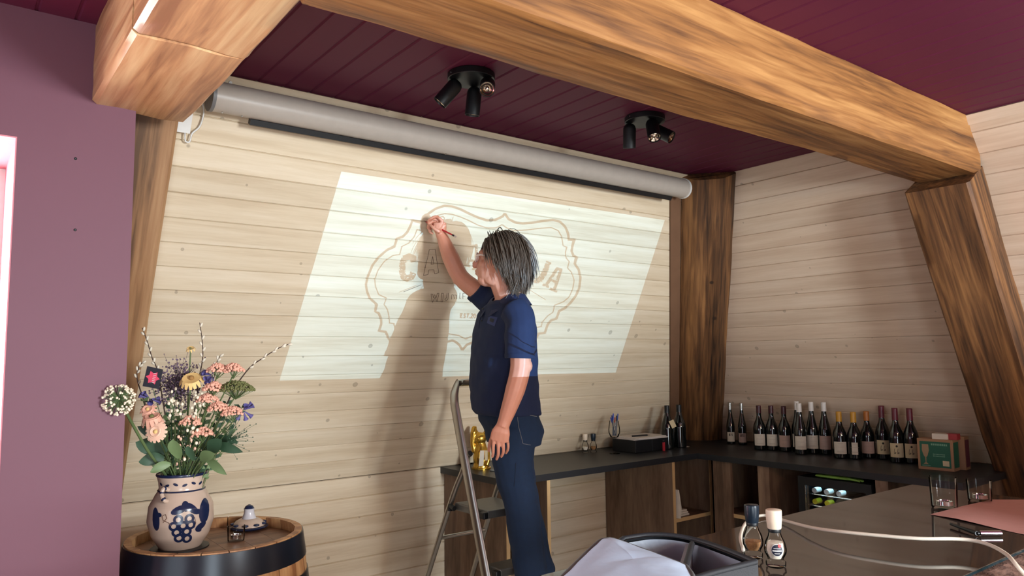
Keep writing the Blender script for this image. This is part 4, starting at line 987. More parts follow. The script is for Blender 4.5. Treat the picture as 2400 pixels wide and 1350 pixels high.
for px, py, lb in ((352, 935, 'violet bell flower cluster at the left under the gift card'), (498, 880, 'violet bell flower cluster behind the yarrow at the top'), (570, 962, 'violet bell flower hanging at the right of the bouquet')):
    t, p, base = fl('bell_flower', px, py, 2.46, lb); stem(t, base, p, .0016); m = MB()
    for k in range(9):
        d = Vector((RD.uniform(-1, 1), RD.uniform(-1, 1), RD.uniform(-.8, .8))).normalized(); m.lathe([(.0015, 0), (.003, .012), (.005, .022), (.009, .030)], p+d*.006, 6, d, cap=False)
    m.build('petals', M_vio, t, 60)['kind'] = 'stuff'
for px, py, lb in ((464, 945, 'sprig of cream buds in the middle of the bouquet'), (440, 1040, 'sprig of pale peach buds just above the vase rim'), (405, 950, 'sprig of greenish cream buds left of centre'), (452, 1005, 'sprig of cream buds above the rim, right of the zinnias')):
    t, p, base = fl('bud_sprig', px, py, 2.43, lb); stem(t, base, p, .0014); m = MB(); q = MB()
    for k in range(16):
        e = p + r0*RD.gauss(0, .014) + f0*RD.gauss(0, .01) + z0*RD.gauss(0, .03); m.ball(e, (.0048*RD.uniform(.7, 1.2),)*2+(.006,), 7, 5); q.tube([p - z0*.03, e], .0007, 4, False)
    m.build('buds', M_cream if px != 440 else M_peachl, t, 60); tag(q.build('stalks', M_stem, t), kind='stuff')
t, p, base = fl('filler_grass', 545, 1020, 2.45, 'fine dark seed-head sprig hanging out at the right', 'branch'); stem(t, base, p, .0012); m = MB(); q = MB()
for k in range(60):
    e = p + r0*RD.gauss(.02, .022) + f0*RD.gauss(0, .015) + z0*RD.gauss(0, .026); m.ball(e, (.0022,)*3, 5, 4); q.tube([p - r0*.02 - z0*.02, e], .0005, 4, False)
m.build('seeds', M_leaf, t, 60)['kind'] = 'stuff'; tag(q.build('stalks', M_leaf, t), kind='stuff')
# leaves: broad blades around the rim
def leaf(px0_, py0, px1, py1, d, w_, mat, lb, curl=.02):
    a = dep(px0_, py0, d); b_ = dep(px1, py1, d-.03); ax = (b_-a); L = ax.length; ax.normalize(); sd = ax.cross(f0).normalized(); t = thing('leaf_stem', (VX, VY, HZ+.2), lb, 'leaf', GF)
    m = MB(); n = 9
    for i in range(n):
        u = i/(n-1); ww = w_*sin(pi*min(1, u*.93+.07))**.8; c = a + ax*(L*u) - z0*curl*u*u - f0*(.01*sin(pi*u))
        m.v += [c - sd*ww, c + f0*.006*ww/w_, c + sd*ww]
    for i in range(n-1):
        for j in range(2): q_ = i*3+j; m.f.append((q_, q_+1, q_+4, q_+3))
    m.build('blade', mat, t, 60); stp = smoothline([a, a.lerp(neck_c, .5), neck_c - z0*.05], 4); MB().tube(stp, .0018, 5).build('stem', M_stem, t, 60)
for q_ in ((490, 1062, 520, 1015, 2.46, .024, M_leaf, 'broad dark green leaf upright at the right of the vase rim'), (505, 1045, 570, 1045, 2.46, .017, M_leaf, 'dark green leaf reaching furthest right from the vase'), (500, 1030, 560, 1022, 2.48, .016, M_leaf, 'dark green leaf behind the furthest right one'),
           (470, 1078, 504, 1048, 2.42, .020, M_leafl, 'pale green rounded leaf right above the vase rim'), (485, 1078, 532, 1098, 2.43, .016, M_leafl, 'green leaf drooping to the right of the vase neck'), (390, 1060, 318, 1022, 2.45, .030, M_leaf, 'large green leaf at the left of the bouquet'),
           (385, 1075, 325, 1068, 2.44, .022, M_leaf, 'green leaf low at the left above the vase shoulder'), (400, 1088, 352, 1092, 2.42, .016, M_leafl, 'pale green leaf touching the vase rim at the left'), (395, 1035, 322, 985, 2.50, .020, M_leaf, 'dark green leaf high at the left, behind the allium stalk'),
           (420, 1075, 405, 1015, 2.40, .022, M_leafl, 'pale green leaf upright in front of the zinnia stems'), (455, 1080, 440, 1030, 2.41, .014, M_leaf, 'narrow green leaf in the centre above the rim')): leaf(*q_)
# bundle of plain green stalks
for k in range(26):
    x = 400+k*5+RD.uniform(-3, 3); y = 985+RD.uniform(-25, 25); t = thing('flower_stalk', (VX, VY, HZ+.2), 'thin bare green stalk among the flowers, ' + ('left', 'middle', 'right')[min(2, k*3//26)] + ' part of the bundle', 'flower', 'bare green stalks in the vase')
    a = neck_c + r0*((x-460)/60*.05) + f0*RD.uniform(-.04, .02); MB().tube(smoothline([a - z0*.1, a+z0*.04, dep(x+(x-450)*.35, y, 2.45+RD.uniform(-.03, .05))], 5), .0015, 5).build('stem', M_stem if k % 3 else M_leaf, t, 60)
# leafy filler sprigs between the flowers
for k in range(22):
    x = 330+k*11+RD.uniform(-8, 8); y = 960+RD.uniform(-30, 75); t = thing('leafy_sprig', (VX, VY, HZ+.2), ('dark green' if k % 2 else 'pale green') + ' leafy filler sprig between the flowers, ' + ('at the left', 'in the middle', 'at the right')[min(2, k*3//22)] + ' of the vase', 'branch', 'leafy filler sprigs in the vase')
    p = dep(x, y, 2.50+RD.uniform(-.05, .05)); a = neck_c + r0*((x-450)/120*.05); pts = smoothline([a - z0*.05, a.lerp(p, .5)+z0*.01, p], 5); MB().tube(pts, .0013, 5).build('stem', M_stem, t, 60); m = MB()
    for i in range(3, len(pts)):
        for s_ in (-1, 1):
            d = (r0*s_*.8 + z0*.5 + f0*RD.uniform(-.5, .5)).normalized(); L = RD.uniform(.018, .034); w_ = d.cross(f0).normalized()*L*.26; c = pts[i]; m.add([c, c+d*L*.5+w_, c+d*L, c+d*L*.5-w_], [(0, 1, 2, 3)])
    o = m.build('leaves', M_leaf if k % 2 else M_leafl, t, 60); o['kind'] = 'stuff'
# gift card on a pick
cd = thing('gift_card', dep(358, 890, 2.47), 'small black gift card with a pink star stuck in the bouquet', 'card')
a_, b_, c_, d_ = [dep(x, y, 2.47+dd) for x, y, dd in ((345, 858, 0), (382, 866, 0), (372, 912, 0), (334, 905, 0))]
MB().prism([a_, b_, c_, d_], f0*.0015).build('card', plain('card_dark', (50, 50, 58), .5), cd)
cn = (a_+b_+c_+d_)/4 - f0*.001; ux = (b_-a_).normalized(); uy = (a_-d_).normalized(); star = []
for k in range(12): rr = .024 if k % 2 == 0 else .015; star.append(cn + ux*(rr*cos(k*pi/6)) + uy*(rr*sin(k*pi/6)))
MB().add(star, [tuple(range(12))]).build('star_print', plain('pink_print', (240, 82, 110), .6), cd)
m = MB()
for k in range(6): q_ = cn - f0*.0006 - uy*(.016-.006*k) + ux*.002; m.add([q_-ux*.002, q_+ux*.008, q_+ux*.008+uy*.0018, q_-ux*.002+uy*.0018], [(0, 1, 2, 3)])
m.build('lettering', M_white, cd); MB().tube([cn - uy*.02 + f0*.002, neck_c], .0012, 5).build('pick', M_stem, cd)

# --- oil lamp dish and tealight on the barrel
p = onz(583, 1240, HZ); t = thing('ceramic_burner', (p.x, p.y, HZ), 'small white and blue ceramic dish with a conical lid on the barrel', 'dish')
MB().lathe([(.030, 0), (.062, .004), (.070, .010), (.068, .013), (.045, .012)], (p.x, p.y, HZ), 28).build('saucer', M_blue, t, 50)
MB().lathe([(.040, .011), (.058, .014), (.056, .022), (.046, .032), (.030, .040)], (p.x, p.y, HZ), 28).build('bowl', M_cer, t, 50)
for k in range(9): a = 2*pi*k/9; c = Vector((p.x+.0555*cos(a), p.y+.0555*sin(a), HZ+.022)); MB().ball(c, (.012, .012, .005), 8, 5).build('painted_band', M_blue, t, 60)
MB().lathe([(.026, .040), (.019, .058), (.018, .072), (.020, .076)], (p.x, p.y, HZ), 24).build('lid', plain('pale_glaze', (200, 196, 200), .2), t, 50); MB().lathe([(.018, .076), (.014, .084), (.004, .090)], (p.x, p.y, HZ), 20).build('lid_knob', M_blue, t, 50)
M_glass = glass('clear_glass')
M_wax = plain('tealight_wax', (236, 190, 160), .5)
def tealight_glass(p, r, hgt, label, name='tealight_glass', grp='glass tealight holders'):
    t = thing(name, p, label, 'candle holder', grp)
    MB().lathe([(r*.86, 0), (r*.93, .004), (r, hgt), (r*.96, hgt), (r*.89, .009), (r*.8, .008)], p, 32).build('glass', M_glass, t, 50)
    MB().lathe([(r*.62, .0095), (r*.62, .022), (r*.60, .022), (r*.58, .019)], p, 24).build('metal_cup', M_steel, t, 50)
    MB().lathe([(r*.575, .011), (r*.575, .0185)], p, 24).build('wax', M_wax, t, 50); MB().tube([Vector(p)+z0*.0185, Vector(p)+z0*.024], .0007, 5).build('wick', M_black, t)
q = onz(553, 1268, HZ); tealight_glass(q, .030, .052, 'small glass tealight holder on the barrel, beside the vase')

# ================================================================== things on the worktop
ZW = ZK+.0005
M_bot = plain('dark_green_bottle', (10, 14, 14), .08, noise_amt=.02, Coat_Weight=.6); M_lab = plain('label_paper', (205, 194, 178), .7); M_lab2 = plain('label_paper_pink', (176, 146, 134), .7); M_lab3 = plain('label_paper_cream', (196, 176, 140), .7); M_ink = plain('label_ink', (40, 36, 34), .7); M_grey = plain('label_grey_print', (150, 136, 122), .7)
caps = {'silver': plain('silver_capsule', (190, 190, 186), .25, .8), 'dark': plain('wine_red_capsule', (64, 22, 30), .3), 'white': plain('white_capsule', (214, 206, 200), .35), 'orange': plain('ochre_capsule', (190, 136, 42), .4), 'orange2': plain('amber_capsule', (168, 98, 38), .4), 'red': plain('maroon_capsule', (96, 28, 42), .35)}
SH = {'flute': [(0, .86), (.004, .97), (.012, 1), (.40, 1), (.50, .90), (.62, .66), (.74, .44), (.82, .37), (1, .36)],
      'slim': [(0, .88), (.004, .97), (.012, 1), (.42, 1), (.52, .86), (.64, .60), (.76, .42), (.84, .37), (1, .36)],
      'burg': [(0, .88), (.004, .97), (.012, 1), (.47, 1), (.56, .90), (.64, .68), (.71, .46), (.77, .38), (1, .37)],
      'champ': [(0, .88), (.004, .97), (.012, 1), (.48, 1), (.58, .90), (.68, .66), (.76, .46), (.84, .37), (1, .36)]}
def bR_(sh, t):
    P_ = SH[sh]
    for (a, ra), (b, rb) in zip(P_, P_[1:]):
        if a <= t <= b: k = (t-a)/(b-a); return ra+(rb-ra)*k
    return P_[-1][1]
GLY = {'B': [[(0, 0), (0, 1), (.6, 1), (.75, .8), (.55, .55), (0, .52)], [(.55, .52), (.8, .28), (.6, 0), (0, 0)]], 'T': [[(0, 1), (.9, 1)], [(.45, 1), (.45, 0)]], 'S': [[(.8, .85), (.5, 1), (.1, .85), (.15, .6), (.7, .42), (.78, .15), (.4, 0), (0, .15)]]}
def bottle(px, py, H, R, sh, cap, label, lab=None, labmat=None, text=None, z=ZW, face=None, lab_h=(.10, .36), lab_w=1.25, cap_h=.17, group='wine bottles lined up on the worktop', lib=None):
    H *= .89; R *= .95
    p = onz(px, py, z); p = p + Vector((p.x, p.y, 0)).normalized()*R        # base point seen is the near side
    k_ = min(1.0, (Xr(z+H)-.018)/p.x, (Xr(z+H*.5)-R-.006)/p.x, (Ym(z+H)-.018)/p.y, (Ym(z+H*.5)-R-.006)/p.y)
    p.x *= k_; p.y *= k_                                                    # keep clear of the sloping walls
    t = thing('wine_bottle', p, label, 'bottle', group)
    prof = [(bR_(sh, i/48)*R, H*i/48) for i in range(49)]; prof = [(R*.8, 0), (R*.96, .002), (R, .006)] + prof[1:] + [(R*.30, H)]
    MB().lathe(prof, p, 24).build('glass', M_bot, t, 50)
    cr_ = [(bR_(sh, 1-cap_h+cap_h*i/8)*R+.0012, H*(1-cap_h+cap_h*i/8)) for i in range(9)] + [(R*.36, H+.0015), (.0005, H+.0018)]
    MB().lathe(cr_, p, 20, cap=False).build('capsule', caps[cap], t, 50)
    th = atan2(-p.y, -p.x) if face is None else face
    if labmat:
        m = MB(); n = 10
        def lp(u, v, lift=.0010): a = th+u; return Vector((p.x+(R+lift)*cos(a), p.y+(R+lift)*sin(a), p.z+H*v))
        for i in range(n+1): u = (i/n-.5)*2*lab_w*.75; m.v += [lp(u, lab_h[0]), lp(u, lab_h[1])]
        for i in range(n): a = 2*i; m.f.append((a, a+2, a+3, a+1))
        lo = m.build('label', labmat, t, 60)
        pm = MB()
        if text:
            for ci, ch in enumerate(text):
                for ln in GLY[ch]:
                    P_ = [(-.42+ci*.30+(x+.28*y)*.22, .20+y*.055) for x, y in ln]
                    pm.tube([lp(u, v, .0018) for u, v in P_], .0016, 4)
            pm.tube([lp(u, .305, .0014) for u in (-.35, 0, .35)], .0006, 4); pm.tube([lp(u, .29, .0014) for u in (-.4, 0, .4)], .0006, 4)
            pm.build('lettering', M_ink, lo, 60)
        elif lib == 'script':
            for s0 in (-.35, .05): pm.tube(smoothline([lp(s0+.08, .26, .0014), lp(s0, .18, .0014), lp(s0+.07, .165, .0014), lp(s0+.14, .20, .0014), lp(s0+.17, .17, .0014), lp(s0+.25, .19, .0014)], 3), .0009, 4)
            pm.ball(lp(0, .305, .0012), .006, 8, 5); pm.build('lettering', M_ink, lo, 60)
        else:
            for v, w_ in ((.33, .35), (.315, .25), (.25, .55), (.16, .4), (.145, .5)): pm.tube([lp(u*w_, v, .0012) for u in (-1, -.5, 0, .5, 1)], .0007, 4)
            pm.build('lettering', M_grey, lo, 60)
    return t
row = ('from the corner post end of the row',)
bottle(1714, 1041, .315, .030, 'slim', 'silver', 'slim bottle lettered BTS with silver top, next to the corner post', labmat=M_lab, text='BTS', lab_h=(.06, .29))
bottle(1741, 1040, .315, .030, 'slim', 'silver', 'second slim bottle lettered BTS with silver top, set further back', labmat=M_lab2, text='BTS', lab_h=(.06, .28))
bottle(1782, 1055, .315, .041, 'burg', 'dark', 'bottle with dark red top, first of three after the BTS pair', labmat=M_lab)
bottle(1811, 1056, .315, .041, 'burg', 'dark', 'bottle with dark red top, middle one of the three after the BTS pair', labmat=M_lab)
bottle(1841, 1059, .315, .041, 'burg', 'dark', 'bottle with dark red top, right one of three beside the white-topped bottles', labmat=M_lab2)
bottle(1872, 1060, .350, .040, 'flute', 'white', 'white-topped bottle half hidden behind the first white-topped one', labmat=M_lab)
bottle(1878, 1066, .345, .040, 'flute', 'white', 'white-topped slender bottle standing foremost of its group', labmat=M_lab)
bottle(1906, 1064, .350, .040, 'flute', 'white', 'white-topped slender bottle in the middle of its group', labmat=M_lab)
bottle(1936, 1066, .350, .040, 'flute', 'white', 'white-topped slender bottle next to the ochre-topped bottles', labmat=M_lab2)
bottle(1971, 1075, .300, .042, 'burg', 'orange', 'ochre-topped bottle with a white label, leftmost of three', labmat=M_lab, cap_h=.21)
bottle(2005, 1077, .300, .042, 'burg', 'orange', 'ochre-topped bottle turned so its label shows half, middle of three', labmat=M_lab, cap_h=.22, lab_w=.55)
bottle(2036, 1074, .300, .042, 'burg', 'orange2', 'amber-topped bottle with a pinkish label, right of the ochre pair', labmat=M_lab2, cap_h=.20)
bottle(2072, 1076, .340, .041, 'burg', 'red', 'maroon-topped bottle set furthest left of the last three', labmat=M_lab3, lib='script', cap_h=.22)
bottle(2104, 1085, .335, .042, 'burg', 'red', 'maroon-topped bottle with a cream crest label, in front of its neighbours', labmat=M_lab3, lib='script', cap_h=.22)
bottle(2139, 1087, .335, .042, 'burg', 'red', 'maroon-topped bottle partly hidden by the green box', labmat=M_lab3, lib='script', cap_h=.22)
ch = bottle(1566, 1053, .315, .044, 'champ', 'dark', 'black sparkling wine bottle with a price tag, left of the corner post', group='sparkling wine bottles by the post')
ch2 = bottle(1594, 1050, .315, .046, 'champ', 'dark', 'black sparkling wine bottle standing against the corner post', group='sparkling wine bottles by the post')
for c_ in (ch, ch2):
    for q in c_.children:
        if q.name.startswith('capsule'): q.data.materials[0] = M_black
p = WL[ch]; v_ = -Vector((p.x, p.y, 0)).normalized(); q = p + v_*.05 + z0*.16 + r0*.02
MB().prism([q + r0*-.010 + z0*.020, q + r0*.020 + z0*.034, q + r0*.040 + z0*-.012, q + r0*.012 + z0*-.026], v_*.0012).build('price_tag', M_lab3, ch); 
p = onz(1556, 1057, ZW); t = thing('lighter', p, 'small red lighter standing in front of the sparkling wine', 'lighter'); MB().bbox(p-Vector((.008, .006, 0)), p+Vector((.008, .006, .055)), .003).build('body', plain('red_plastic', (176, 40, 50), .4), t); MB().bbox(p-Vector((.008, .006, -.055)), p+Vector((.008, .006, .068)), .002).build('cap', M_black, t)
a_, b_, c_, d_ = onz(1562, 1046, ZW), onz(1592, 1042, ZW), onz(1616, 1047, ZW), onz(1600, 1048, ZW)
tag(MB().prism([a_, b_, c_, d_], (0, 0, .001)).build('note_paper', M_lab), 'loose white note lying before the sparkling wine bottles', 'paper')
# black box with papers and a pen
A_ = onz(1421, 1058, ZW); B_ = onz(1490, 1064, ZW); bx0 = Vector((3.488, 3.285, ZW)); bx1 = Vector((3.80, 3.49, ZW+.078))
t = thing('storage_box', (bx0+bx1)/2*1.0, 'flat black box under a stack of papers on the worktop', 'box'); t.location.z = ZW; WL[t] = Vector(t.location)
MB().bbox(bx0, bx1, .003).build('body', M_black, t); MB().box((3.64, 3.284, ZW+.004), (3.642, 3.286, ZW+.074)).build('seam', plain('seam_grey', (60, 64, 70), .5), t)
for k in range(4):
    a = RD.uniform(-.10, .10); cx, cy = 3.645+.006*k, 3.39; cs, sn = cos(a), sin(a); w_, d__ = .150, .100
    tag(MB().prism([(cx+x*cs-y*sn, cy+x*sn+y*cs, bx1.z+.0006+k*.0032) for x, y in ((-w_, -d__), (w_, -d__), (w_, d__), (-w_, d__))], (0, 0, .0026)).build('paper_sheet', plain('paper', (206, 196, 188), .8)),
        ('lowest sheaf of paper on the black box', 'second sheaf of paper on the black box', 'third sheaf of paper on the black box', 'top sheet of paper on the black box, under the pen')[k], 'paper', 'papers on the black box')
pz = bx1.z+.018; t = thing('pen', (3.62, 3.37, pz-.006), 'black pen lying on the papers', 'pen'); MB().tube([(3.56, 3.38, pz), (3.67, 3.35, pz)], .0055, 8).build('barrel', M_black, t, 50); MB().tube([(3.67, 3.35, pz), (3.69, 3.3445, pz)], [.005, .001], 8).build('nib', M_steel, t, 50)
# wine glass full of pens
p = onz(1441, 1063, ZW); t = thing('wine_glass', p, 'wine glass holding a bunch of pens, before the black box', 'glass')
MB().lathe([(.034, 0), (.030, .002), (.006, .006), (.0035, .012), (.0035, .085), (.008, .092), (.026, .105), (.036, .130), (.037, .150), (.032, .185), (.029, .205), (.028, .205), (.031, .185), (.0355, .150), (.0345, .130), (.025, .107), (.004, .096)], p, 28).build('glass', M_glass, t, 60)
for k, (col, lb) in enumerate((((30, 50, 140), 'blue pen leaning left in the wine glass'), ((24, 36, 96), 'dark blue pen in the middle of the wine glass'), ((40, 70, 170), 'blue pen standing tallest in the wine glass'), ((170, 40, 44), 'red pen leaning right in the wine glass'), ((30, 32, 40), 'black pen at the back of the wine glass'), ((60, 80, 150), 'pale blue pen in the wine glass front'))):
    a = 2*pi*k/6; base = p + Vector((.010*cos(a), .010*sin(a), .112)); topp = p + r0*(-.020+.009*k) + f0*.012*sin(a) + z0*(.225+.012*(k % 3))
    tt = thing('pen', base, lb, 'pen', 'pens in the wine glass'); mid = base.lerp(topp, .72); MB().tube([base, mid], .0032, 6).build('barrel', plain('pen_clear%d' % k, (90, 96, 110), .3), tt, 50); MB().tube([mid, topp], .0042, 6).build('cap', plain('pen_cap%d' % k, col, .4), tt, 50)
# spice mills on the worktop and on the glass table
M_salt = plain('salt', (226, 214, 196), .8); M_pep = plain('peppercorns', (150, 104, 62), .8, noise_amt=.6, scale=300)
def mill(p, H, capc, fillm, lb, fill_h, grp, lab=False):
    t = thing('spice_mill', p, lb, 'spice mill', grp); k = H/.135
    body = [(.020, 0), (.0235, .003), (.024, .012), (.0185, .017), (.019, .021), (.0255, .033), (.0265, .043), (.0235, .058), (.0165, .072), (.0140, .082), (.0138, .090)]
    MB().lathe([(r*k, z*k) for r, z in body] + [(r*k*.86, z*k) for r, z in body[::-1] if z > .018] + [(.001, .021*k)], p, 28, cap=True).build('glass_jar', M_glass, t, 50)
    fp_ = [(r*k*.84, z*k) for r, z in body if .02 < z <= fill_h]
    MB().lathe([(.001, .0215*k)] + fp_ + [(.001, fp_[-1][1]+.002)], p, 24, cap=False).build('spice', fillm, t, 50)
    MB().lathe([(.0145*k, .088*k), (.0165*k, .092*k), (.0185*k, .112*k), (.0190*k, .130*k), (.0185*k, .134*k), (.017*k, .135*k)], p, 28).build('grinder_cap', capc, t, 40)
    MB().lathe([(.0150*k, .082*k), (.0155*k, .084*k), (.0155*k, .0895*k), (.0150*k, .091*k)], p, 28, cap=False).build('neck_band', M_black, t, 40)
    if lab:
        n_ = -Vector((p.x, p.y, 0)).normalized(); s_ = Vector((-n_.y, n_.x, 0)); s_ = s_ if s_.dot(r0) > 0 else -s_
        c = p + z0*.044*k
        def disc(r, dx, dz, lift, mat, name, par):
            m = MB(); V = [c + z0*dz]
            for ring in (0, .5, 1):
                for i in range(20):
                    a = 2*pi*i/20; u = dx+cos(a)*r*ring; v = dz+sin(a)*r*ring; zz = .044+v/k; R_ = .0267*k - abs(zz-.043)*.16*k
                    m.v.append(p + z0*(.044*k+v) + s_*(R_*sin(u/R_)) + n_*((R_+lift)*cos(u/R_)))
            for q_ in range(2):
                for i in range(20): a_ = q_*20+i; b2 = q_*20+(i+1) % 20; m.f.append((a_, b2, b2+20, a_+20))
            return m.build(name, mat, par, 60)
        lb_ = disc(.0145*k, .004, .0, .0008, M_white, 'label', t); disc(.0132*k, .004, .0, .0014, plain('navy_label', (26, 30, 48), .5), 'label_disc', lb_); disc(.0042*k, .010, .0105, .0022, plain('red_dot', (205, 50, 56), .5), 'red_dot', lb_)
        for v, w_ in ((.0045, .008), (.0, .0105), (-.0015, .0105), (-.007, .006)):
            m = MB(); R_ = .0267*k; m.tube([p + z0*(.044*k+v) + s_*(R_*sin((.004+u*w_)/R_)) + n_*((R_+.0018)*cos((.004+u*w_)/R_)) for u in (-1, -.5, 0, .5, 1)], .0008, 4); m.build('lettering', M_white, lb_)
    return t
M_navycap = plain('dark_blue_cap', (28, 40, 52), .3); M_bonecap = plain('cream_cap', (232, 214, 190), .4)
p = onz(1391, 1060, ZW); mill(p, .118, M_navycap, M_pep, 'spice mill with a dark cap on the worktop', .05, 'spice mills on the worktop')
p = onz(1372, 1061, ZW); mill(p, .118, M_bonecap, M_salt, 'spice mill with a cream cap on the worktop', .05, 'spice mills on the worktop')
# golden figurine and tumblers behind the ladder
M_gold = plain('gold', (206, 164, 70), .25, .9)
p = onz(1128, 1098, ZW); g = thing('golden_figurine', p, 'golden seated cat figurine with paper tags, behind the stepladder', 'figurine'); m = MB()
m.lathe([(.045, 0), (.047, .01), (.042, .03), (.046, .06), (.040, .10), (.030, .125), (.026, .14)], p, 20); m.ball(p+z0*.165-r0*.004, (.036, .034, .034), 14, 10)
m.tube([p+z0*.09-r0*.038-f0*.01, p+z0*.14-r0*.046-f0*.012, p+z0*.20-r0*.040-f0*.01, p+z0*.232-r0*.032], [.014, .014, .018, .010], 10); m.ball(p+z0*.205-r0*.04, (.018, .012, .03), 10, 8)
for s_ in (-1, 1): m.tube([p+z0*.18+r0*s_*.018, p+z0*.214+r0*s_*.022], [.013, .002], 8)
m.tube([p+z0*.10+r0*.036-f0*.01, p+z0*.05+r0*.04-f0*.03, p+z0*.02+r0*.03-f0*.04], [.014, .014, .012], 10)
me = remesh(m, .004, 3, 'body'); link('body', me, M_gold, g, 179)
MB().lathe([(.055, 0), (.055, .008), (.05, .010)], p-z0*.0002, 24).build('base', M_gold, g, 50)
q = p - f0*.055 + z0*.02; MB().prism([q+r0*-.012, q+r0*.014+z0*.002, q+r0*.020+z0*.085, q+r0*-.002+z0*.085], -f0*.001).build('paper_tag', M_lab, g); q = q+r0*.022; MB().prism([q+z0*.03, q+r0*.016+z0*.032, q+r0*.016+z0*.085, q+z0*.085], -f0*.001).build('paper_tag', M_lab3, g)
for px_, py_, lb in ((1090, 1090, 'clear tumbler on the worktop end, left of the golden figurine'), (1103, 1086, 'clear tumbler touching the golden figurine')):
    p = onz(px_, py_, ZW); t = thing('tumbler', p, lb, 'glass', 'tumblers by the figurine'); MB().lathe([(.020, 0), (.024, .003), (.027, .07), (.026, .07), (.023, .006), (.001, .005)], p, 24).build('glass', M_glass, t, 50)
p = onz(1158, 1103, ZW); tag(MB().lathe([(.022, 0), (.026, .003), (.024, .007), (.01, .008)], p, 20).build('coaster', plain('grey_stone', (120, 118, 112), .6), None, 50), 'small grey disc lying in front of the golden figurine', 'coaster')
# glasses stacked on the shelf in the cupboard behind the ladder
for k in range(6):
    p = Vector((2.36+.05*(k % 3), 3.18+.07*(k//3), .4225)); t = thing('shelf_glass', p, ('left', 'middle', 'right')[k % 3] + ' clear glass in the ' + ('front', 'rear')[k//3] + ' row on the shelf behind the stepladder', 'glass', 'glasses on the cupboard shelf')
    MB().lathe([(.019, 0), (.022, .003), (.024, .09), (.023, .09), (.021, .006), (.001, .005)], p, 18).build('glass', M_glass, t, 50)
for k in range(3):
    p = Vector((2.36+.05*k, 3.20, .5135)); t = thing('shelf_glass', p, ('left', 'middle', 'right')[k] + ' upturned clear glass stacked on the shelf glasses behind the stepladder', 'glass', 'upper glasses on the cupboard shelf'); MB().lathe([(.024, 0), (.023, 0.001), (.019, .08), (.001, .084)], p, 18).build('glass', M_glass, t, 50)
# towels and cloths in the corner cupboard
p = Vector((3.60, 3.085, .5175)); t = thing('paper_roll', p, 'crumpled white paper bag standing in the corner cupboard', 'paper bag'); m = MB(); m.tube([p, p+z0*.06+Vector((.003, 0, 0)), p+z0*.12, p+z0*.17+Vector((-.003, 0, 0))], [(.014, .05), (.017, .055), (.013, .05), (.010, .045)], 10, ref=(1, 0, 0)); m.build('bag', M_lab, t, 30)
for k in range(3): tag(MB().bbox((3.625, 3.07, .5175+k*.0135), (3.725-.01*k, 3.2, .5303+k*.0135), .004).build('folded_napkin', M_lab), ('bottom folded white napkin in the corner cupboard', 'middle folded white napkin in the corner cupboard', 'top folded white napkin in the corner cupboard')[k], 'napkin', 'folded napkins')
p = Vector((4.02, 2.68, .5525)); t = thing('shelf_bottle', p, 'dark bottle lying on the shelf left of the wine cooler', 'bottle'); MB().lathe([(.036, 0), (.038, .004), (.038, .17), (.03, .2), (.014, .23), (.014, .29)], p+Vector((.12, 0, .039)), 20, (-1, .12, 0)).build('glass', M_bot, t, 50); MB().lathe([(.015, .26), (.0155, .262), (.0155, .292), (.001, .293)], p+Vector((.12, 0, .039)), 16, (-1, .12, 0)).build('capsule', caps['orange2'], t, 50)
# boxes at the end of the worktop
M_card = plain('brown_cardboard', (150, 112, 82), .8); M_green = plain('green_print', (22, 84, 62), .6)
E1 = onz(2153, 1098, ZW); E2 = onz(2237, 1106, ZW); ey_ = (E2-E1); LB = ey_.length; ey_.normalize(); ex_ = Vector((-ey_.y, ey_.x, 0)); ex_ = ex_ if ex_.x > 0 else -ex_
HB = .158; DB_ = .085; bx = thing('cardboard_box', E1.lerp(E2, .5)+ex_*.05, 'green printed cardboard box for a beer glass at the end of the worktop', 'box')
MB().prism([E1, E2, E2+ex_*DB_, E1+ex_*DB_], (0, 0, HB)).build('carton', M_card, bx)
def fq(u0, u1, v0, v1, lift): return [E1+ey_*(LB*u)+z0*(HB*v)-ex_*lift for u, v in ((u0, v0), (u1, v0), (u1, v1), (u0, v1))]
pnl = MB().add(fq(.07, .93, .09, .92, .0008), [(0, 1, 2, 3)]).build('green_panel', M_green, bx)
gp = lambda u, v: E1+ey_*(LB*u)+z0*(HB*v)-ex_*.0014
MB().add([gp(u, v) for u, v in ((.14, .82), (.32, .82), (.33, .62), (.28, .44), (.245, .40), (.24, .24), (.31, .17), (.15, .17), (.22, .24), (.215, .40), (.18, .44), (.13, .62))], [tuple(range(12))]).build('glass_print', plain('beige_print', (150, 122, 92), .7), pnl)
m = MB()
for (u0, v0, u1, v1) in ((.40, .80, .86, .86), (.44, .50, .78, .53), (.44, .44, .78, .47), (.12, .115, .36, .14)):
    n_ = 9
    for i in range(n_): a = u0+(u1-u0)*i/n_; b2 = a+(u1-u0)/n_*.72; m.add([gp(a, v0), gp(b2, v0), gp(b2, v1), gp(a, v1)], [(0, 1, 2, 3)])
m.build('lettering', plain('pale_print', (112, 150, 124), .7), pnl); MB().add(fq(.70, .88, .15, .32, .0016), [(0, 1, 2, 3)]).build('barcode_patch', M_lab3, pnl)
MB().add([E2+ex_*(DB_*u)+z0*(HB*v)+ey_*.0008 for u, v in ((.08, .1), (.92, .1), (.92, .92), (.08, .92))], [(0, 1, 2, 3)]).build('green_panel', M_green, bx)
q0 = E1+ex_*(DB_+.01)+ey_*.06; bx2 = thing('cardboard_box', q0+ey_*.1+ex_*.05, 'maroon and brown carton standing behind the green box', 'box')
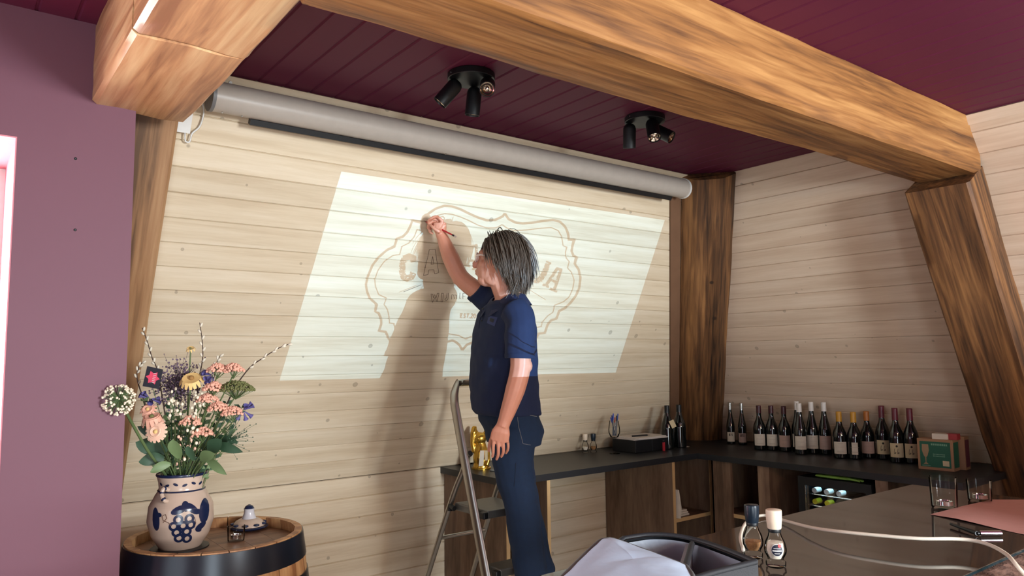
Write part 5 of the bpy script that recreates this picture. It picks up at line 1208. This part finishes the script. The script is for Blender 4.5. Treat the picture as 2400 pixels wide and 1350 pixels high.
MB().prism([q0, q0+ey_*.135, q0+ey_*.135+ex_*.07, q0+ex_*.07], (0, 0, .170)).build('carton', M_card, bx2); MB().add([q0+ey_*.136+ex_*(.07*u)+z0*(.170*v) for u, v in ((.1, .08), (.9, .08), (.9, .9), (.1, .9))], [(0, 1, 2, 3)]).build('maroon_panel', plain('maroon_print', (88, 34, 44), .7), bx2)
q0 = E1+ey_*(LB*.42)+ex_*.01+z0*(HB+.0005); tag(MB().prism([q0, q0+ey_*.075, q0+ey_*.075+ex_*.06, q0+ex_*.06], (0, 0, .028)).build('small_carton', M_lab), 'flat white carton lying on the green box', 'box')
q0 = E1+ey_*(LB*.80)+ex_*.02+z0*(HB+.0005); tag(MB().prism([q0, q0+ey_*.05, q0+ey_*.05+ex_*.05, q0+ex_*.05], (0, 0, .03)).build('small_carton', plain('red_print', (150, 44, 48), .6)), 'small red carton lying on the green box', 'box')

# ================================================================== wine cooler
wc = thing('wine_cooler', (4.05, 2.15, 0), 'black wine cooler with a glass door, lit blue inside, under the worktop', 'wine cooler')
WY0, WY1, WZ = 1.945, 2.355, .832; m = MB()
m.box((FX, WY0, .0), (4.30, WY0+.02, WZ)).box((FX, WY1-.02, .0), (4.30, WY1, WZ)).box((FX, WY0+.02, WZ-.03), (4.30, WY1-.02, WZ)).box((FX, WY0+.02, 0), (4.30, WY1-.02, .04)).box((4.28, WY0+.02, .04), (4.30, WY1-.02, WZ-.03))
m.build('case', M_black, wc)
MB().box((FX-.012, WY0+.03, .05), (FX-.006, WY1-.04, WZ-.045)).build('glass_door', M_pane, wc); MB().box((FX-.014, WY0, .0), (FX-.001, WY0+.03, WZ)).box((FX-.014, WY1-.04, 0), (FX-.001, WY1, WZ)).box((FX-.014, WY0+.03, WZ-.045), (FX-.001, WY1-.04, WZ)).box((FX-.014, WY0+.03, 0), (FX-.001, WY1-.04, .05)).build('door_frame', M_black, wc)
MB().box((FX-.017, WY1-.045, .06), (FX-.0145, WY1-.041, WZ-.045)).build('door_trim', M_steel, wc)
ldm, nt, bs_ = newmat('cooler_led'); bs_.inputs['Emission Color'].default_value = (.35, .75, 1, 1); bs_.inputs['Emission Strength'].default_value = 30
MB().box((FX+.04, WY0+.06, WZ-.036), (FX+.05, WY1-.06, WZ-.031)).build('led_strip', ldm, wc)
for z in (.738, .676, .60, .50): 
    mm = MB()
    for k in range(7): mm.tube([(FX+.02, WY0+.04+k*.055, z), (4.25, WY0+.04+k*.055, z)], .003, 5)
    mm.tube([(FX+.02, WY0+.022, z), (FX+.02, WY1-.022, z)], .004, 5); mm.build('rack', M_steel, wc)
for zi, z in enumerate((.757, .697)):
    for k in range(3):
        y = 2.285-.07*k; col = ('white', 'white', 'white') if zi == 0 else ('orange', 'orange', 'silver'); p = Vector((FX+.03, y, z))
        t = thing('cooled_bottle', p, ('bottle with a pale cap in the wine cooler, upper row', 'bottle with a yellow cap in the wine cooler, lower row')[zi] + (', leftmost', ', second', ', third')[k], 'bottle', 'bottles in the wine cooler')
        MB().lathe([(.013, 0), (.014, .002), (.014, .09), (.018, .11), (.026, .14), (.027, .29), (.024, .295)], p, 18, (1, 0, 0)).build('glass', M_bot, t, 50)
        MB().lathe([(.001, -.001), (.0145, -.001), (.0150, .05)], p, 18, (1, 0, 0), cap=False).build('capsule', caps['white'] if zi == 0 else plain('yellow_capsule', (206, 196, 40), .4), t, 50)
# green cloth tucked between cooler and worktop
p = Vector((3.83, 2.15, WZ-.0)); t = thing('green_cloth', p, 'bright green rubber glove lying on the wine cooler under the worktop', 'glove'); m = MB()
m.tube([p+Vector((0, .11, .011)), p+Vector((-.005, .02, .012)), p+Vector((0, -.06, .011)), p+Vector((.0, -.10, .010))], [(.009, .03), (.010, .032), (.009, .028), (.007, .02)], 12, ref=(0, 0, 1))
for k in range(4): m.tube([p+Vector((-.018+.012*k, -.07, .013)), p+Vector((-.026+.016*k, -.15+.01*abs(k-1), .009))], [.008, .006], 8)
link('glove', remesh(m, .004, 3, 'glove'), plain('lime_rubber', (112, 150, 62), .5), t, 179)

# ================================================================== glass-topped bar table and what lies on it
TZ = 1.0; TYa, TYb, TXa, TXb = .748, 1.364, .35, 2.965
tb = thing('bar_table', (1.6, 1.05, 0), 'high bar table with a glossy brown glass-covered top', 'table')
M_tt = wood('table_walnut', ((84, 70, 62), (98, 84, 76), (110, 96, 88)), axis=0, stretch=10, scale=2, rough=.35, fine=.3, bump=0)
MB().bbox((TXa, TYa+.004, TZ-.052), (TXb-.004, TYb-.004, TZ-.0085), .004).build('table_top', M_tt, tb)
m_, nt, b_ = newmat('tinted_glass_plate'); b_.inputs['Base Color'].default_value = srgb((96, 84, 78)); b_.inputs['Roughness'].default_value = .05; b_.inputs['Specular IOR Level'].default_value = .4; b_.inputs['Coat Weight'].default_value = .12; b_.inputs['Coat Roughness'].default_value = .03; M_gtop = m_
wn_ = N(nt, 'ShaderNodeTexNoise'); wn_.inputs['Scale'].default_value = 3; tc_ = N(nt, 'ShaderNodeTexCoord'); mp_ = N(nt, 'ShaderNodeMapping'); mp_.inputs['Scale'].default_value = (1, 12, 1); nt.links.new(tc_.outputs['Object'], mp_.inputs[0]); nt.links.new(mp_.outputs[0], wn_.inputs['Vector'])
mx_ = N(nt, 'ShaderNodeMix', data_type='RGBA'); mx_.inputs[6].default_value = srgb((62, 54, 49)); mx_.inputs[7].default_value = srgb((78, 69, 62)); nt.links.new(wn_.outputs['Fac'], mx_.inputs[0]); nt.links.new(mx_.outputs[2], b_.inputs['Base Color'])
MB().bbox((TXa, TYa, TZ-.008), (TXb, TYb, TZ), .0015).build('glass_plate', M_gtop, tb)
MB().box((TXa, TYa-.0006, TZ-.007), (TXb, TYa, TZ-.001)).build('glass_edge', plain('dark_teal_edge', (18, 40, 46), .1), tb)
for x in (TXa+.12, TXb-.12):
    for y in (TYa+.08, TYb-.08): MB().bbox((x-.035, y-.035, 0), (x+.035, y+.035, TZ-.053), .004).build('leg', M_post, tb)
TS = TZ+.0005
mill(onz(1766, 1312, TS)+Vector((.018, .012, 0)), .128, M_navycap, M_pep, 'spice mill with a dark cap on the glass table, left of the cream one', .052, 'spice mills on the glass table')
mill(onz(1822, 1334, TS)+Vector((.018, .015, 0)), .132, M_bonecap, M_salt, 'spice mill with a cream cap and round navy label on the glass table', .058, 'spice mills on the glass table', True)
p = onz(2214, 1190, TS); tealight_glass(p, .041, .098, 'tall clear tealight glass on the bar table')
p = onz(2297, 1174, TS); tealight_glass(p, .038, .070, 'short clear tealight glass on the bar table, nearer the edge')
# pink sheet of paper, slightly curled
m = MB(); q4 = [onz(2180, 1206, TS), onz(2326, 1171, TS), Vector((3.02, .90, TS)), onz(2440, 1262, TS)]; n_ = 12
for j in range(n_+1):
    for i in range(n_+1):
        u, v = i/n_, j/n_; a = q4[0].lerp(q4[1], u); b2 = q4[3].lerp(q4[2], u); c = a.lerp(b2, v); c.z = TS+.0006+.004*(sin(v*6+u*2)*.5+.5)*(1-u)*min(1, v*4+u*2); m.v.append(c)
for j in range(n_):
    for i in range(n_): a = j*(n_+1)+i; m.f.append((a, a+1, a+n_+2, a+n_+1))
tag(m.build('pink_sheet', plain('salmon_paper', (192, 136, 126), .8), None, 60), 'large salmon-pink sheet of paper on the glass table', 'paper')
a = onz(2228, 1228, TS+.008); b2 = onz(2290, 1250, TS+.008); t = thing('marker', (a+b2)/2-z0*.008, 'black and silver pen lying on the glass table beside the pink sheet', 'pen')
MB().tube([a, b2], [.0035, .006], 10).build('barrel', M_black, t, 50); c = onz(2346, 1250, TS+.008); e = onz(2296, 1250, TS+.008); MB().tube([e, c], .0075, 12).build('grip', M_steel, t, 50)
MB().tube([b2, e], .005, 10).build('collar', M_black, t, 50)
# white cable lifted off the glass in a long curve and hanging over the near edge
pts = [onz(1742, 1290, TS+.006), onz(1736, 1255, TS+.012), onz(1752, 1222, TS+.012), onz(1790, 1208, TS+.006), onz(1845, 1222, TS+.010), onz(1900, 1236, TS+.02), onz(1960, 1245, TS+.028), onz(2050, 1254, TS+.032), onz(2150, 1262, TS+.034), onz(2240, 1263, TS+.034), onz(2300, 1271, TS+.034), onz(2350, 1293, TS+.030), onz(2385, 1328, TS+.02)]
e = pts[-1]; pts += [e+Vector((.03, -.05, -.10)), e+Vector((.05, -.07, -.35)), e+Vector((.06, -.07, -.80))]
tag(MB().tube(smoothline(pts, 8), .0046, 10).build('cable', plain('white_cable', (232, 222, 204), .5), None, 179), 'white cable curving across the glass table and over its edge', 'cable')
# shaggy bark along the live edge of the slab under the glass
m = MB(); nxx = 240; nyy = 10
for i in range(nxx+1):
    x = TXa+(TXb-TXa)*i/nxx
    for j in range(nyy+1):
        u = j/nyy; a = u*pi*.62; y = TYa+.004-.055*sin(a); z = TZ-.010-.075*(1-cos(a))
        d = .010*noise.noise(Vector((x*26, u*5, 2)))+.008*noise.noise(Vector((x*70, u*16, 7)))+.004*noise.noise(Vector((x*160, u*40, 1)))
        m.v.append(Vector((x, y-d*min(1, u*5), z+d*.4*min(1, u*5))))
for i in range(nxx):
    for j in range(nyy): q_ = i*(nyy+1)+j; m.f.append((q_, q_+nyy+1, q_+nyy+2, q_+1))
m.build('bark_edge', plain('brown_bark', (92, 64, 52), .9, noise_amt=.55, scale=90, bump=.6), tb)

# ================================================================== open projector bag on the table
M_bag = plain('black_nylon', (34, 37, 42), .6, noise_amt=.2, scale=400, bump=.1); M_lin = plain('silver_lining', (142, 152, 166), .42, noise_amt=.1, scale=18, bump=.35); M_lid = plain('pale_blue_grey_lining', (186, 204, 226), .6, noise_amt=.06, scale=14, bump=.3); M_pipe = plain('grey_piping', (92, 94, 96), .6)
ZR = 1.125
bag = thing('projector_bag', onz(1600, 1300, ZR)*1.0, 'open black padded projector bag with silver lining on the table', 'bag'); bag.location.z = TS; WL[bag] = Vector(bag.location)
kR = onz(1771, 1317, ZR); kB = onz(1500, 1254, ZR); kF = onz(1500, 1372, ZR); kL = kB + (kF-kR)
rim = smoothline([kR, onz(1705, 1290, ZR), onz(1640, 1268, ZR), onz(1580, 1256, ZR+.004), onz(1520, 1254, ZR+.004), onz(1462, 1262, ZR)], 5)
ctr = (kR + onz(1462, 1262, ZR) + kF)/3; 
loop = rim + smoothline([onz(1462, 1262, ZR), onz(1400, 1310, ZR), onz(1390, 1365, ZR)], 4)[1:] + smoothline([onz(1390, 1365, ZR), onz(1560, 1370, ZR), onz(1680, 1340, ZR), kR], 5)[1:-1]
n_ = len(loop); cen = sum(loop, Vector())/n_; m = MB(); th_ = .014
for p in loop:
    d = (p-cen); d.z = 0; d.normalize(); o_ = Vector((p.x, p.y, TS))+d*.004; m.v += [o_, p+d*.004 - z0*.004, p, p-d*th_]
for i in range(n_):
    j = (i+1) % n_
    for k in range(3): m.f.append((i*4+k, j*4+k, j*4+k+1, i*4+k+1))
m.f.append(tuple(i*4 for i in range(n_-1, -1, -1))); m.build('shell', M_bag, bag, 50)
m = MB()
for p in loop:
    d = (p-cen); d.z = 0; d.normalize(); m.v += [p-d*(th_-.001)-z0*.006, p-d*(th_+.006)-z0*.05, Vector((p.x, p.y, TS+.012))-d*(th_+.004)]
for i in range(n_):
    j = (i+1) % n_
    for k in range(2): m.f.append((i*3+k, i*3+k+1, j*3+k+1, j*3+k))
m.f.append(tuple(i*3+2 for i in range(n_))); m.build('lining', M_lin, bag, 60)
MB().tube(loop+[loop[0]], .0055, 8).build('rim_binding', M_bag, bag, 60)
a = onz(1622, 1276, ZR-.004); b2 = onz(1600, 1352, ZR-.004); MB().prism([a, b2, Vector((b2.x, b2.y, TS+.014)), Vector((a.x, a.y, TS+.014))], (b2-a).cross(z0).normalized()*.012).build('divider', M_lin, bag); MB().tube([a+z0*.001, b2+z0*.001], .006, 8).build('divider_binding', M_bag, bag, 60)
a = onz(1462, 1286, ZR-.02); b2 = onz(1612, 1284, ZR-.02); MB().prism([a, b2, Vector((b2.x, b2.y, TS+.014)), Vector((a.x, a.y, TS+.014))], (b2-a).cross(z0).normalized()*-.015).build('divider', M_lin, bag)
# lid folded open towards the viewer
D1 = 1.34
lc = [dep(1310, 1362, 1.20), dep(1396, 1278, 1.36), dep(1420, 1266, 1.38), dep(1450, 1270, 1.38), dep(1590, 1322, 1.30), dep(1612, 1334, 1.27), dep(1624, 1362, 1.20), dep(1600, 1420, 1.08), dep(1330, 1420, 1.08)]
loopl = smoothline(lc+[lc[0]], 5)[:-1]; n_ = len(loopl); cen = sum(loopl, Vector())/n_; nl = (lc[1]-cen).cross(lc[4]-cen).normalized(); nl = nl if nl.dot(f0) < 0 else -nl
m = MB(); rows = 8
for q_ in range(rows+1):
    u = 1-q_/rows
    for p in loopl: c = cen.lerp(p, u*.965); m.v.append(c + nl*(.004+.012*(1-u**4)+.004*noise.noise(c*22)))
for q_ in range(rows):
    for i in range(n_): j = (i+1) % n_; m.f.append((q_*n_+i, q_*n_+j, (q_+1)*n_+j, (q_+1)*n_+i))
lid = m.build('lid_lining', M_lid, bag, 60); MB().tube(loopl+[loopl[0]], .0048, 8).build('lid_piping', M_pipe, bag, 60)
m = MB(); m.prism(loopl, -nl*.022); m.build('lid_shell', M_bag, bag, 50)
